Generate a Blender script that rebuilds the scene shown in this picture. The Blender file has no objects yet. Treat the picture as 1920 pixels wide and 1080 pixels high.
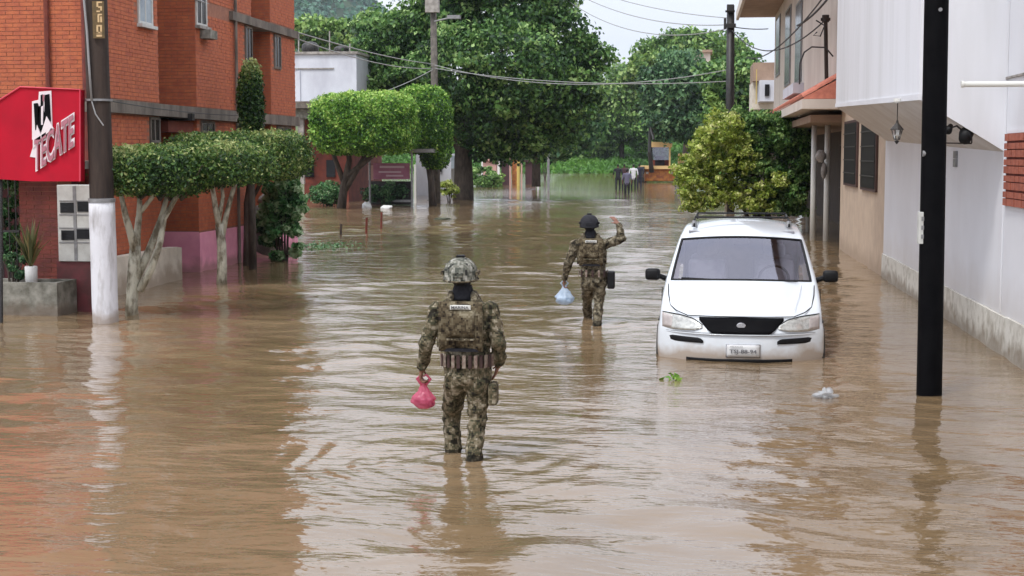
import bpy, bmesh, math, random
import numpy as np
from mathutils import Vector, Matrix, Euler, noise as mnoise
random.seed(7); RNG = np.random.default_rng(7)
SC = bpy.context.scene; COL = SC.collection
R = math.radians
# ------------------------------------------------------------------ camera
F = 2750.; CX, CY = 960., 540.; CAMH = 2.3
PIT = math.atan(248/F); YAW = math.atan(340*math.cos(PIT)/F)
cam = bpy.data.cameras.new('camera'); camo = bpy.data.objects.new('camera', cam); COL.objects.link(camo)
camo.location = (0, 0, CAMH); camo.rotation_euler = (math.pi/2-PIT, 0, YAW)
cam.sensor_width = 36; cam.lens = F/1920*36; cam.clip_start = .1; cam.clip_end = 5000
SC.camera = camo
# ------------------------------------------------------------------ world / sun / exposure
w = bpy.data.worlds.new("World"); SC.world = w; w.use_nodes = True
nt = w.node_tree; nt.nodes.clear()
def N(t, nt=nt, **k):
    n = nt.nodes.new(t)
    for a, b in k.items(): setattr(n, a, b)
    return n
out = N('ShaderNodeOutputWorld'); mx = N('ShaderNodeMixShader')
sky = N('ShaderNodeTexSky', sky_type='NISHITA', sun_disc=False, sun_elevation=R(58), sun_rotation=R(150))
b1 = N('ShaderNodeBackground'); b1.inputs[1].default_value = .1
b2 = N('ShaderNodeBackground'); b2.inputs[1].default_value = 1.0
tc = N('ShaderNodeTexCoord'); sep = N('ShaderNodeSeparateXYZ')
mp = N('ShaderNodeMapping'); mp.inputs['Scale'].default_value = (1.2, 1.2, 4)
nz = N('ShaderNodeTexNoise'); nz.inputs['Scale'].default_value = 2.2; nz.inputs['Detail'].default_value = 6
cr = N('ShaderNodeValToRGB')
cr.color_ramp.elements[0].position = .3; cr.color_ramp.elements[0].color = (.69, .74, .86, 1)
cr.color_ramp.elements[1].position = .7; cr.color_ramp.elements[1].color = (.90, .91, .95, 1)
gm = N('ShaderNodeMath', operation='MULTIPLY_ADD'); gm.inputs[1].default_value = 1.0; gm.inputs[2].default_value = .84
gm0 = N('ShaderNodeMath', operation='MAXIMUM'); gm0.inputs[1].default_value = 0
L = nt.links.new
L(tc.outputs['Generated'], sep.inputs[0]); L(tc.outputs['Generated'], mp.inputs[0]); L(mp.outputs[0], nz.inputs[0])
L(nz.outputs['Fac'], cr.inputs[0]); L(cr.outputs[0], b2.inputs[0])
L(sep.outputs[2], gm0.inputs[0]); L(gm0.outputs[0], gm.inputs[0]); L(gm.outputs[0], b2.inputs[1])
L(sky.outputs[0], b1.inputs[0]); mx.inputs[0].default_value = .88
L(b1.outputs[0], mx.inputs[1]); L(b2.outputs[0], mx.inputs[2]); L(mx.outputs[0], out.inputs[0])
sl = bpy.data.lights.new('sun', 'SUN'); sl.energy = 1.5; sl.angle = R(14); sl.color = (1, .97, .92)
so = bpy.data.objects.new('sun', sl); COL.objects.link(so); so.rotation_euler = (R(32), 0, R(-30))
SC.view_settings.view_transform = 'Standard'; SC.view_settings.look = 'None'
SC.view_settings.gamma = 1; SC.view_settings.use_curve_mapping = False; SC.view_settings.exposure = 0.5
SC.render.engine = 'CYCLES'
SC.cycles.max_bounces = 6; SC.cycles.transparent_max_bounces = 12; SC.cycles.use_denoising = True
SC.cycles.diffuse_bounces = 3; SC.cycles.glossy_bounces = 3

# ------------------------------------------------------------------ measuring helpers (pixel of the photo -> place)
_ch = (-math.sin(YAW), math.cos(YAW))
_f = np.array([_ch[0]*math.cos(PIT), _ch[1]*math.cos(PIT), -math.sin(PIT)])
_r = np.array([math.cos(YAW), math.sin(YAW), 0.]); _u = np.array([_ch[0]*math.sin(PIT), _ch[1]*math.sin(PIT), math.cos(PIT)])
def ray(x, y): return _f+_r*((x-CX)/F)-_u*((y-CY)/F)
def G(x, y, z=0.):
    d = ray(x, y); t = (z-CAMH)/d[2]; return Vector((d[0]*t, d[1]*t, z))
def P(x, y, Y):
    d = ray(x, y); t = Y/d[1]; return Vector((d[0]*t, Y, CAMH+d[2]*t))
def Wx(x, y, X):
    d = ray(x, y); t = X/d[0]; return Vector((X, d[1]*t, CAMH+d[2]*t))
def S(Y): return Y/F           # metres per photo pixel at depth Y

# ------------------------------------------------------------------ materials
MATS = {}
def mat(name, col, rough=.75, col2=None, scale=4., detail=5, bump=.0, bscale=30., metal=0., spec=.5, stretch=(1, 1, 1),
        ramp=(.38, .62), coat=0., line=None, extra=None):
    m = bpy.data.materials.new(name); m.use_nodes = True; t = m.node_tree; b = t.nodes['Principled BSDF']
    b.inputs['Roughness'].default_value = rough; b.inputs['Metallic'].default_value = metal
    b.inputs['Specular IOR Level'].default_value = spec; b.inputs['Coat Weight'].default_value = coat
    b.inputs['Base Color'].default_value = (*col, 1)
    tc = N('ShaderNodeNewGeometry', t); mp = N('ShaderNodeMapping', t); mp.inputs['Scale'].default_value = stretch
    t.links.new(tc.outputs['Position'], mp.inputs[0])
    if col2 is not None:
        n = N('ShaderNodeTexNoise', t); n.inputs['Scale'].default_value = scale; n.inputs['Detail'].default_value = detail
        n.inputs['Roughness'].default_value = .6
        r = N('ShaderNodeValToRGB', t); r.color_ramp.elements[0].position = ramp[0]; r.color_ramp.elements[1].position = ramp[1]
        r.color_ramp.elements[0].color = (*col, 1); r.color_ramp.elements[1].color = (*col2, 1)
        t.links.new(mp.outputs[0], n.inputs[0]); t.links.new(n.outputs['Fac'], r.inputs[0]); last = r.outputs[0]
        if line:   # grime band near the flood line: (height, colour)
            sp = N('ShaderNodeSeparateXYZ', t); t.links.new(tc.outputs['Position'], sp.inputs[0])
            n2 = N('ShaderNodeTexNoise', t); n2.inputs['Scale'].default_value = 3.; n2.inputs['Detail'].default_value = 6
            t.links.new(tc.outputs['Position'], n2.inputs[0])
            ma = N('ShaderNodeMath', t, operation='MULTIPLY_ADD'); ma.inputs[1].default_value = -.5; ma.inputs[2].default_value = .25
            t.links.new(n2.outputs['Fac'], ma.inputs[0])
            ad = N('ShaderNodeMath', t, operation='ADD'); t.links.new(sp.outputs[2], ad.inputs[0]); t.links.new(ma.outputs[0], ad.inputs[1])
            mr = N('ShaderNodeMapRange', t); mr.inputs[1].default_value = line[0]*.3; mr.inputs[2].default_value = line[0]
            mr.inputs[3].default_value = line[2] if len(line) > 2 else .6; mr.inputs[4].default_value = 0.
            t.links.new(ad.outputs[0], mr.inputs[0])
            mc = N('ShaderNodeMix', t, data_type='RGBA'); mc.inputs[7].default_value = (*line[1], 1)
            t.links.new(mr.outputs[0], mc.inputs[0]); t.links.new(last, mc.inputs[6]); last = mc.outputs[2]
        t.links.new(last, b.inputs['Base Color'])
    if bump:
        n = N('ShaderNodeTexNoise', t); n.inputs['Scale'].default_value = bscale; n.inputs['Detail'].default_value = 4
        t.links.new(mp.outputs[0], n.inputs[0])
        bp = N('ShaderNodeBump', t); bp.inputs['Strength'].default_value = bump; bp.inputs['Distance'].default_value = .02
        t.links.new(n.outputs['Fac'], bp.inputs['Height']); t.links.new(bp.outputs[0], b.inputs['Normal'])
    MATS[name] = m; return m
def leafmat(name, dark, mid, light, tip=None, rough=.5, trans=.25):
    m = bpy.data.materials.new(name); m.use_nodes = True; t = m.node_tree; b = t.nodes['Principled BSDF']
    at = N('ShaderNodeAttribute', t, attribute_name='var')
    r = N('ShaderNodeValToRGB', t); e = r.color_ramp.elements
    e[0].position = 0; e[0].color = (*dark, 1); e[1].position = 1; e[1].color = (*(tip or light), 1)
    x = e.new(.4); x.color = (*mid, 1); x = e.new(.75); x.color = (*light, 1)
    t.links.new(at.outputs['Fac'], r.inputs[0]); t.links.new(r.outputs[0], b.inputs['Base Color'])
    b.inputs['Roughness'].default_value = rough; b.inputs['Specular IOR Level'].default_value = .4
    tr = N('ShaderNodeBsdfTranslucent', t); t.links.new(r.outputs[0], tr.inputs[0])
    mx = N('ShaderNodeMixShader', t); mx.inputs[0].default_value = trans
    t.links.new(b.outputs[0], mx.inputs[1]); t.links.new(tr.outputs[0], mx.inputs[2])
    t.links.new(mx.outputs[0], t.nodes['Material Output'].inputs[0])
    MATS[name] = m; return m
def camo(name, cols, cell=.012, scale=19.):
    m = bpy.data.materials.new(name); m.use_nodes = True; t = m.node_tree; b = t.nodes['Principled BSDF']
    tc = N('ShaderNodeTexCoord', t); sn = N('ShaderNodeVectorMath', t, operation='SNAP'); sn.inputs[1].default_value = (cell,)*3
    t.links.new(tc.outputs['Object'], sn.inputs[0])
    n = N('ShaderNodeTexNoise', t); n.inputs['Scale'].default_value = scale; n.inputs['Detail'].default_value = 3; n.inputs['Roughness'].default_value = .75
    t.links.new(sn.outputs[0], n.inputs[0])
    r = N('ShaderNodeValToRGB', t); r.color_ramp.interpolation = 'CONSTANT'
    e = r.color_ramp.elements; e[0].position = 0; e[0].color = (*cols[0], 1); e[1].position = .40; e[1].color = (*cols[1], 1)
    for p_, c_ in zip((.47, .535, .60), cols[2:]):
        x = e.new(p_); x.color = (*c_, 1)
    t.links.new(n.outputs['Fac'], r.inputs[0]); t.links.new(r.outputs[0], b.inputs['Base Color'])
    b.inputs['Roughness'].default_value = .9; b.inputs['Specular IOR Level'].default_value = .2
    n2 = N('ShaderNodeTexNoise', t); n2.inputs['Scale'].default_value = 28; t.links.new(tc.outputs['Object'], n2.inputs[0])
    bp = N('ShaderNodeBump', t); bp.inputs['Strength'].default_value = .5; bp.inputs['Distance'].default_value = .02
    t.links.new(n2.outputs['Fac'], bp.inputs['Height']); t.links.new(bp.outputs[0], b.inputs['Normal'])
    MATS[name] = m; return m

mat('brick', (.54, .155, .062), .82, (.38, .095, .05), 7, bump=.3, bscale=60, ramp=(.32, .68), detail=8)
mat('mortar', (.36, .16, .10), .9, (.27, .12, .08), 8, bump=.3)
mat('darkbrick', (.22, .05, .035), .85, (.13, .035, .03), 4, bump=.3)
mat('ledge', (.10, .085, .07), .85, (.20, .17, .14), 3, bump=.3, stretch=(1, 1, .4))
mat('pinkpaint', (.90, .38, .52), .7, (.82, .32, .46), 3, bump=.15, line=(.28, (.25, .15, .10), .55))
mat('creamwall', (.76, .70, .60), .8, (.62, .56, .47), 3, bump=.2, line=(.35, (.28, .19, .12), .6))
mat('whitewall', (.79, .80, .84), .75, (.73, .735, .77), .8, bump=.08, bscale=18, stretch=(1, 1, .6), line=(.95, (.50, .44, .38), .5))
mat('whitestreak', (.70, .71, .735), .8, (.80, .81, .85), 1.3, bump=.05, bscale=14, stretch=(1.3, 1.3, .16), ramp=(.30, .55))
mat('soffit', (.66, .63, .60), .85, (.58, .54, .50), 2, bump=.1)
mat('beigewall', (.60, .47, .35), .8, (.52, .40, .30), 2.5, bump=.15, line=(.4, (.30, .21, .14), .5))
mat('creamupper', (.70, .62, .55), .8, (.60, .52, .46), 1.2, bump=.12, stretch=(1, 1, .3))
mat('brownsoffit', (.36, .25, .18), .8, (.28, .19, .14), 2)
mat('dado', (.66, .64, .58), .85, (.40, .37, .31), 6, bump=.5, bscale=9, ramp=(.45, .72), line=(.25, (.22, .17, .12), .7))
mat('terracotta', (.42, .12, .07), .8, (.30, .085, .055), 10, bump=.3)
mat('rooftile', (.62, .22, .15), .75, (.50, .16, .11), 8, bump=.3)
mat('blackpole', (.002, .002, .003), .7, (.004, .004, .005), 6, bump=.1, spec=.08)
mat('poledark', (.022, .014, .011), .85, (.05, .033, .025), 9, bump=.6, bscale=14, stretch=(1, 1, .15))
mat('polewhite', (.70, .70, .74), .8, (.38, .36, .36), 8, bump=.4, bscale=20, stretch=(1, 1, .25), ramp=(.48, .72), line=(.2, (.25, .18, .12), .7))
mat('polegrey', (.16, .14, .12), .9, (.09, .08, .07), 5, bump=.4)
mat('greymetal', (.30, .30, .31), .5, (.22, .22, .22), 9, metal=.3)
mat('cabinet', (.62, .63, .60), .5, (.50, .50, .47), 5)
mat('darkglass', (.012, .012, .014), .2, spec=.3)
mat('darkpane', (.010, .008, .008), .6, spec=.15); mat('windowwood', (.07, .035, .028), .8)
mat('paleglass', (.42, .50, .56), .15, (.30, .36, .42), 3, spec=.6)
mat('blackmetal', (.015, .014, .014), .5, (.03, .026, .024), 8)
mat('yellowplate', (.60, .42, .22), .7); mat('plateback', (.10, .07, .03), .8, (.16, .10, .04), 12)
mat('concrete', (.30, .29, .25), .9, (.13, .125, .10), 5, bump=.5, bscale=15, line=(.2, (.15, .11, .08), .7))
mat('bark', (.36, .33, .26), .95, (.17, .14, .10), 9, bump=.6, bscale=30, stretch=(1, 1, .4))
mat('whitebark', (.56, .54, .44), .95, (.17, .145, .10), 9, bump=1., bscale=24, stretch=(1, 1, .45), ramp=(.44, .62), detail=8)
mat('darkbark', (.045, .035, .028), .95, (.09, .07, .055), 9, bump=.6, bscale=12, stretch=(1, 1, .3))
mat('signred', (.50, .002, .022), .6, (.40, .002, .018), 1.5, spec=.25)
mat('signpink', (.66, .05, .09), .6)
mat('letterwhite', (.82, .72, .74), .5); mat('letterfill', (.42, .16, .20), .7); mat('ink', (.004, .004, .005), .8, spec=.1)
mat('vanpaint', (.70, .74, .78), .22, (.68, .72, .76), 2, coat=.6, line=(.22, (.36, .27, .19), .8))
mat('plastic', (.006, .006, .007), .55, spec=.25); mat('rubber', (.012, .012, .012), .8, (.03, .027, .022), 10)
mat('lampglass', (.62, .62, .58), .12, (.42, .42, .40), 26, coat=.8, metal=.35)
mat('amberlens', (.50, .45, .43), .15, (.42, .37, .36), 20, coat=.6)
mat('interior', (.07, .068, .075), .8, (.12, .115, .125), 5); mat('seat', (.30, .29, .32), .9, (.22, .21, .24), 6)
mat('plate', (.62, .62, .62), .5); mat('plateink', (.12, .12, .13), .6)
mat('chrome', (.5, .5, .52), .25, metal=.8)
mat('skin', (.26, .125, .085), .6, (.20, .09, .06), 20); mat('hair', (.008, .007, .007), .8)
mat('boot', (.02, .018, .015), .7); mat('blackcloth', (.010, .011, .016), .9, (.022, .022, .028), 30, bump=.3)
mat('patch', (.66, .66, .62), .8); mat('magazine', (.16, .10, .085), .8, (.30, .25, .20), 30)
mat('magdark', (.05, .025, .022), .8)
mat('maroon', (.16, .035, .04), .6, (.10, .03, .03), 6)
mat('mud', (.16, .11, .07), .95, (.11, .075, .05), .5, bump=.3)
mat('grassground', (.055, .11, .025), .95, (.10, .11, .04), .12, bump=.5, bscale=1.5)
mat('hillground', (.045, .085, .035), .95, (.03, .06, .03), .02)
mat('darkred', (.20, .045, .025), .8, (.13, .03, .02), 3)
mat('whitehouse', (.68, .70, .76), .8, (.55, .56, .62), .9, stretch=(1, 1, .5))
mat('orange', (.60, .24, .05), .6, (.30, .09, .04), 3); mat('machinecream', (.74, .50, .22), .6)
mat('bannerpink', (.42, .17, .25), .7, (.34, .13, .20), 3); mat('bannertext', (.62, .46, .52), .7)
mat('paleblue', (.55, .66, .78), .35, (.40, .55, .72), 14)
mat('stonewhite', (.42, .39, .36), .9, (.24, .22, .20), 5, bump=.6)
mat('potwhite', (.74, .74, .72), .6)
mat('wire', (.03, .03, .032), .7); mat('wirelight', (.30, .30, .30), .7)
mat('whitepvc', (.74, .74, .70), .4); mat('ironwork', (.03, .025, .022), .6)
mat('clothwhite', (.6, .6, .62), .9); mat('clothplum', (.07, .035, .04), .9); mat('clothnavy', (.02, .022, .04), .9); mat('clothgrey', (.14, .135, .20), .9); mat('clothlilac', (.30, .29, .40), .9)
mat('yellowpost', (.55, .42, .12), .8); mat('pinkpost', (.5, .3, .26), .8); mat('thatch', (.12, .10, .075), .95, (.2, .16, .12), 6)
camo('camo', [(.020, .017, .013), (.058, .056, .033), (.115, .095, .058), (.20, .17, .115), (.32, .28, .21)])
camo('camodark', [(.020, .017, .013), (.060, .050, .034), (.11, .09, .058), (.17, .145, .10), (.26, .23, .17)])
camo('camowet', [(.008, .007, .006), (.016, .015, .010), (.030, .025, .016), (.05, .042, .030), (.08, .07, .05)])
camo('camovest', [(.020, .015, .011), (.060, .046, .028), (.105, .082, .05), (.15, .125, .08), (.22, .19, .13)], cell=.014, scale=15.)
camo('camogrey', [(.03, .03, .028), (.09, .095, .08), (.17, .17, .14), (.28, .275, .24), (.40, .39, .35)], cell=.015)
leafmat('leafclip', (.012, .034, .010), (.042, .110, .022), (.15, .25, .05), (.42, .46, .18))
leafmat('leafbright', (.018, .070, .010), (.080, .21, .022), (.24, .46, .06), (.46, .62, .16))
leafmat('leafbig', (.014, .042, .016), (.055, .14, .036), (.17, .33, .08), (.36, .52, .18))
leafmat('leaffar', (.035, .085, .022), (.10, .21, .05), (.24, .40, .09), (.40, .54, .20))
leafmat('leafdark', (.012, .038, .020), (.045, .12, .05), (.12, .25, .10), (.26, .42, .20))
leafmat('leafyellow', (.10, .16, .02), (.30, .40, .05), (.54, .62, .16), (.76, .78, .36))
leafmat('leafbroad', (.014, .048, .018), (.05, .16, .05), (.14, .32, .11), (.42, .56, .32))
leafmat('leafspiky', (.06, .07, .03), (.13, .15, .05), (.26, .26, .11), (.36, .22, .10))
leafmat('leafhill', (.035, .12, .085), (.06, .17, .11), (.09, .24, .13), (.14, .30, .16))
leafmat('grassblade', (.035, .09, .015), (.06, .16, .022), (.10, .25, .03), (.16, .30, .05))

def plasticbag(name, col, alpha=.55):
    m = bpy.data.materials.new(name); m.use_nodes = True; t = m.node_tree; b = t.nodes['Principled BSDF']
    b.inputs['Base Color'].default_value = (*col, 1); b.inputs['Roughness'].default_value = .28
    tr = N('ShaderNodeBsdfTransparent', t); tr.inputs[0].default_value = (*[min(1, .35+c) for c in col], 1)
    tl = N('ShaderNodeBsdfTranslucent', t); tl.inputs[0].default_value = (*col, 1)
    m1 = N('ShaderNodeMixShader', t); m1.inputs[0].default_value = .4; m2 = N('ShaderNodeMixShader', t); m2.inputs[0].default_value = alpha
    t.links.new(b.outputs[0], m1.inputs[1]); t.links.new(tl.outputs[0], m1.inputs[2])
    t.links.new(tr.outputs[0], m2.inputs[1]); t.links.new(m1.outputs[0], m2.inputs[2])
    t.links.new(m2.outputs[0], t.nodes['Material Output'].inputs[0]); MATS[name] = m
plasticbag('clearbag', (.72, .74, .76), .55); plasticbag('pinkbag', (.78, .20, .32), .6); plasticbag('bluebag', (.62, .74, .88), .75)
def glassmat(name, tint, refl):
    m = bpy.data.materials.new(name); m.use_nodes = True; t = m.node_tree
    t.nodes.remove(t.nodes['Principled BSDF'])
    tr = N('ShaderNodeBsdfTransparent', t); tr.inputs[0].default_value = (*tint, 1)
    gl = N('ShaderNodeBsdfGlossy', t); gl.inputs['Roughness'].default_value = .04; gl.inputs[0].default_value = (.88, .87, 1.0, 1)
    lw = N('ShaderNodeFresnel', t); lw.inputs[0].default_value = 1.5
    ma = N('ShaderNodeMath', t, operation='MULTIPLY_ADD'); ma.inputs[1].default_value = 1.1; ma.inputs[2].default_value = refl
    t.links.new(lw.outputs[0], ma.inputs[0])
    mx = N('ShaderNodeMixShader', t); t.links.new(ma.outputs[0], mx.inputs[0])
    t.links.new(tr.outputs[0], mx.inputs[1]); t.links.new(gl.outputs[0], mx.inputs[2])
    t.links.new(mx.outputs[0], t.nodes['Material Output'].inputs[0]); MATS[name] = m
glassmat('carglass', (.74, .75, .80), .10)

# ------------------------------------------------------------------ object helpers
def wloc(o):
    v = Vector((0, 0, 0))
    while o is not None: v = v+o.location; o = o.parent
    return v
def link(name, me, mats, parent=None):
    o = bpy.data.objects.new(name, me); COL.objects.link(o)
    for m in (mats if isinstance(mats, (list, tuple)) else [mats]): me.materials.append(MATS[m])
    if parent is not None: o.parent = parent
    return o
def thing(name, label, cat, loc=(0, 0, 0), group=None, rz=0):
    o = bpy.data.objects.new(name, None); COL.objects.link(o); o.location = loc; o.rotation_euler = (0, 0, rz)
    o.empty_display_size = .2; o['label'] = label; o['category'] = cat
    if group: o['group'] = group
    return o
def tag(o, label, cat, group=None):
    o['label'] = label; o['category'] = cat
    if group: o['group'] = group
    return o
def recenter(o):     # a one-mesh thing gets its origin at its base
    me = o.data; n = len(me.vertices); a = np.empty(n*3); me.vertices.foreach_get('co', a); a = a.reshape(-1, 3)
    c = Vector(((a[:, 0].min()+a[:, 0].max())/2, (a[:, 1].min()+a[:, 1].max())/2, a[:, 2].min()))
    me.transform(Matrix.Translation(-c)); o.location = c; return o
class MB:
    def __init__(s): s.v = []; s.f = []; s.m = []
    def add(s, vs, fs, mi=0):
        k = len(s.v); s.v += [tuple(v) for v in vs]; s.f += [tuple(i+k for i in f) for f in fs]; s.m += [mi]*len(fs); return s
    def box(s, x0, x1, y0, y1, z0, z1, mi=0):
        vs = [(x, y, z) for z in (z0, z1) for y in (y0, y1) for x in (x0, x1)]
        return s.add(vs, [(0, 2, 3, 1), (4, 5, 7, 6), (0, 1, 5, 4), (2, 6, 7, 3), (0, 4, 6, 2), (1, 3, 7, 5)], mi)
    def prism(s, pts, d, mi=0):       # closed polygon extruded by vector d
        n = len(pts); d = Vector(d); a = [Vector(p) for p in pts]; b = [p+d for p in a]
        return s.add(a+b, [tuple(range(n))[::-1], tuple(range(n, 2*n))]+[(i, (i+1) % n, n+(i+1) % n, n+i) for i in range(n)], mi)
    def tube(s, pts, rad, n=8, mi=0, caps=True, jit=0.):
        pts = [Vector(p) for p in pts]; m = len(pts)
        if not hasattr(rad, '__len__'): rad = [rad]*m
        vs = []; fs = []; ref = None
        for i, p in enumerate(pts):
            d = (pts[min(i+1, m-1)]-pts[max(i-1, 0)]).normalized()
            if ref is None: ref = Vector((1, 0, 0)) if abs(d.x) < .8 else Vector((0, 1, 0))
            a = (ref-d*ref.dot(d)).normalized(); ref = a; b = d.cross(a)
            for k in range(n):
                t = 2*math.pi*k/n; r = rad[i]*(1+jit*math.sin(3*t+i*1.3)+jit*random.uniform(-.6, .6))
                vs.append(p+(a*math.cos(t)+b*math.sin(t))*r)
        for i in range(m-1):
            for k in range(n): fs.append((i*n+k, i*n+(k+1) % n, (i+1)*n+(k+1) % n, (i+1)*n+k))
        if caps: fs.append(tuple(range(n))[::-1]); fs.append(tuple(range((m-1)*n, m*n)))
        return s.add(vs, fs, mi)
    def lathe(s, c, prof, n=20, mi=0, sy=1.):
        c = Vector(c); vs = [c+Vector((r*math.cos(2*math.pi*k/n), sy*r*math.sin(2*math.pi*k/n), z)) for r, z in prof for k in range(n)]
        fs = [(i*n+k, i*n+(k+1) % n, (i+1)*n+(k+1) % n, (i+1)*n+k) for i in range(len(prof)-1) for k in range(n)]
        return s.add(vs, fs+[tuple(range(n))[::-1], tuple(range((len(prof)-1)*n, len(prof)*n))], mi)
    def build(s, name, mats, parent=None, local=False, smooth=False, bevel=0., off=None):
        o = off if off is not None else ((0, 0, 0) if (local or parent is None) else wloc(parent))
        me = bpy.data.meshes.new(name); me.from_pydata([(v[0]-o[0], v[1]-o[1], v[2]-o[2]) for v in s.v], [], s.f)
        me.polygons.foreach_set('material_index', s.m)
        if bevel:
            bm = bmesh.new(); bm.from_mesh(me)
            bmesh.ops.bevel(bm, geom=bm.edges[:], offset=bevel, segments=2, profile=.5, affect='EDGES'); bm.to_mesh(me); bm.free()
        me.polygons.foreach_set('use_smooth', [smooth]*len(me.polygons)); me.update()
        return link(name, me, mats, parent)
def one(name, label, cat, mb, mats, group=None, **k):
    return tag(recenter(mb.build(name, mats, None, **k)), label, cat, group)
def struct(o, kind='structure'): o['kind'] = kind; return o
def bx(*a): return MB().box(*a)

# leaves ---------------------------------------------------------------------------------
def leafmesh(name, cen, size, matn, parent=None, outw=None, outmix=.5, var=None, aspect=.55, up=.0, off=None):
    n = len(cen); rn = RNG
    nrm = rn.normal(size=(n, 3)); nrm /= np.linalg.norm(nrm, axis=1)[:, None]
    if outw is not None:
        nrm = nrm*(1-outmix)+outw*outmix
    nrm[:, 2] += up; nrm /= np.linalg.norm(nrm, axis=1)[:, None]+1e-9
    a = rn.normal(size=(n, 3)); a[:, 2] -= .4; a -= (a*nrm).sum(1)[:, None]*nrm; a /= np.linalg.norm(a, axis=1)[:, None]+1e-9
    b = np.cross(nrm, a); sz = (size*(.6+.8*rn.random(n)))[:, None]
    V = np.stack([cen-a*sz*.5, cen+b*sz*aspect*.5-a*sz*.05+nrm*sz*.1, cen+a*sz*.5, cen-b*sz*aspect*.5-a*sz*.05+nrm*sz*.1], 1).reshape(-1, 3)
    o = np.array(off if off is not None else (wloc(parent) if parent is not None else (0, 0, 0))); V = V-o
    T = (np.arange(n)[:, None]*4+np.array([[0, 1, 2, 0, 2, 3]])).reshape(-1)
    me = bpy.data.meshes.new(name); me.vertices.add(n*4); me.vertices.foreach_set('co', V.astype(np.float32).ravel())
    me.loops.add(n*6); me.loops.foreach_set('vertex_index', T.astype(np.int32))
    me.polygons.add(n*2); me.polygons.foreach_set('loop_start', np.arange(0, n*6, 3, dtype=np.int32)); me.polygons.foreach_set('loop_total', np.full(n*2, 3, np.int32))
    if var is None: var = rn.random(n)
    at = me.attributes.new('var', 'FLOAT', 'POINT'); at.data.foreach_set('value', np.repeat(np.clip(var, 0, 1), 4).astype(np.float32))
    me.update(); me.validate()
    return link(name, me, matn, parent)
def lobes_pts(lobes, n, clump=.35, nclump=None, fill=.25, out_=1.04):
    """points on clumps spread over ellipsoid lobes; returns pts, outward dirs, var"""
    lb = np.array(lobes, float); wgt = (lb[:, 3]*lb[:, 5])+(lb[:, 4]*lb[:, 5]); wgt /= wgt.sum()
    nc = nclump or max(20, n//60); ci = RNG.choice(len(lb), nc, p=wgt)
    d = RNG.normal(size=(nc, 3)); d /= np.linalg.norm(d, axis=1)[:, None]
    rr = np.where(RNG.random(nc) < fill, RNG.uniform(.35, .8, nc), RNG.uniform(.82, out_, nc))
    C = lb[ci, :3]+d*rr[:, None]*lb[ci, 3:6]
    # drop clumps deep inside other lobes
    dep = np.full(nc, 9.)
    for l in lb: dep = np.minimum(dep, np.linalg.norm((C-l[:3])/l[3:6], axis=1))
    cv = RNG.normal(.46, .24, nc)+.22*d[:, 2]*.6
    cs = clump*RNG.uniform(.6, 1.5, nc)
    k = RNG.integers(0, nc, n); e = RNG.normal(size=(n, 3)); e /= np.linalg.norm(e, axis=1)[:, None]
    pts = C[k]+e*(cs[k]*RNG.uniform(.3, 1., n)**.5)[:, None]*np.array([1, 1, .65])
    o = d[k]*.6+e*.6; o /= np.linalg.norm(o, axis=1)[:, None]+1e-9
    return pts, o, cv[k]+RNG.normal(0, .24, n)
def clipped_pts(c, r, n, e=4., rough=.05, fill=.3, toplight=.25):
    """a clipped crown: rounded-box superellipsoid"""
    d = RNG.normal(size=(n, 3)); d /= np.linalg.norm(d, axis=1)[:, None]
    # spread evenly over the box-like surface
    d = d/ (np.abs(d)**e).sum(1)[:, None]**(1/e)
    rr = np.where(RNG.random(n) < fill, RNG.uniform(.5, .95, n), 1+RNG.normal(0, rough, n))
    pts = np.array(c)+d*rr[:, None]*np.array(r)
    q = pts*1.6; bumpy = np.array([mnoise.noise(Vector(p*1.7)) for p in pts])
    pts += d*bumpy[:, None]*.06*np.array(r).max()
    o = np.sign(d)*np.abs(d)**(e-1)/np.array(r); o /= np.linalg.norm(o, axis=1)[:, None]+1e-9
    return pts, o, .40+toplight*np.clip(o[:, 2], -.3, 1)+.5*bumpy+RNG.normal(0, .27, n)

exec_sections = True
# ------------------------------------------------------------------ GROUND / WATER / HILL
def height_waves(X, Y, dx):
    r = np.random.default_rng(3); h = np.zeros_like(X)
    for i in range(70):
        lam = .28*(1.075**i) if i < 40 else r.uniform(.3, 2.2)
        th = r.normal(math.pi/2, .75) if i % 3 else r.uniform(0, math.pi*2)
        k = 2*math.pi/lam; amp = .0021*lam**.75*r.uniform(.5, 1.2)
        ph = r.uniform(0, 6.28); att = np.clip((lam/dx-2.5)/2.5, 0, 1)
        warp = .35*np.sin(.9*X+ph)+.3*np.sin(.7*Y+2*ph)
        h += amp*att*np.sin(k*(math.cos(th)*X+math.sin(th)*Y)+warp*2+ph)
    mod = .65+.35*np.sin(.31*X+1)*np.sin(.23*Y+.4)+.25*np.sin(.8*X-.5*Y)
    h *= np.clip(mod, .25, 1.3)
    for (cx, cy, A, lam, fall) in ((-1.80, 11.0, .0045, .30, .9), (-1.62, 10.75, .0050, .23, .9), (-1.38, 20.1, .006, .5, 1.6), (.5, 16.2, .003, .4, 1.6), (2.28, 14.3, .002, .3, .8)):
        rr = np.sqrt((X-cx)**2+((Y-cy)*.9)**2)+.07*np.sin(3.1*X+1.7*Y)+.05*np.sin(5.3*Y-2.2*X); att = np.clip((lam/dx-2)/2, 0, 1)
        h += A*att*np.sin(2*math.pi*rr/lam)*np.exp(-rr/fall)
    return h
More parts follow.
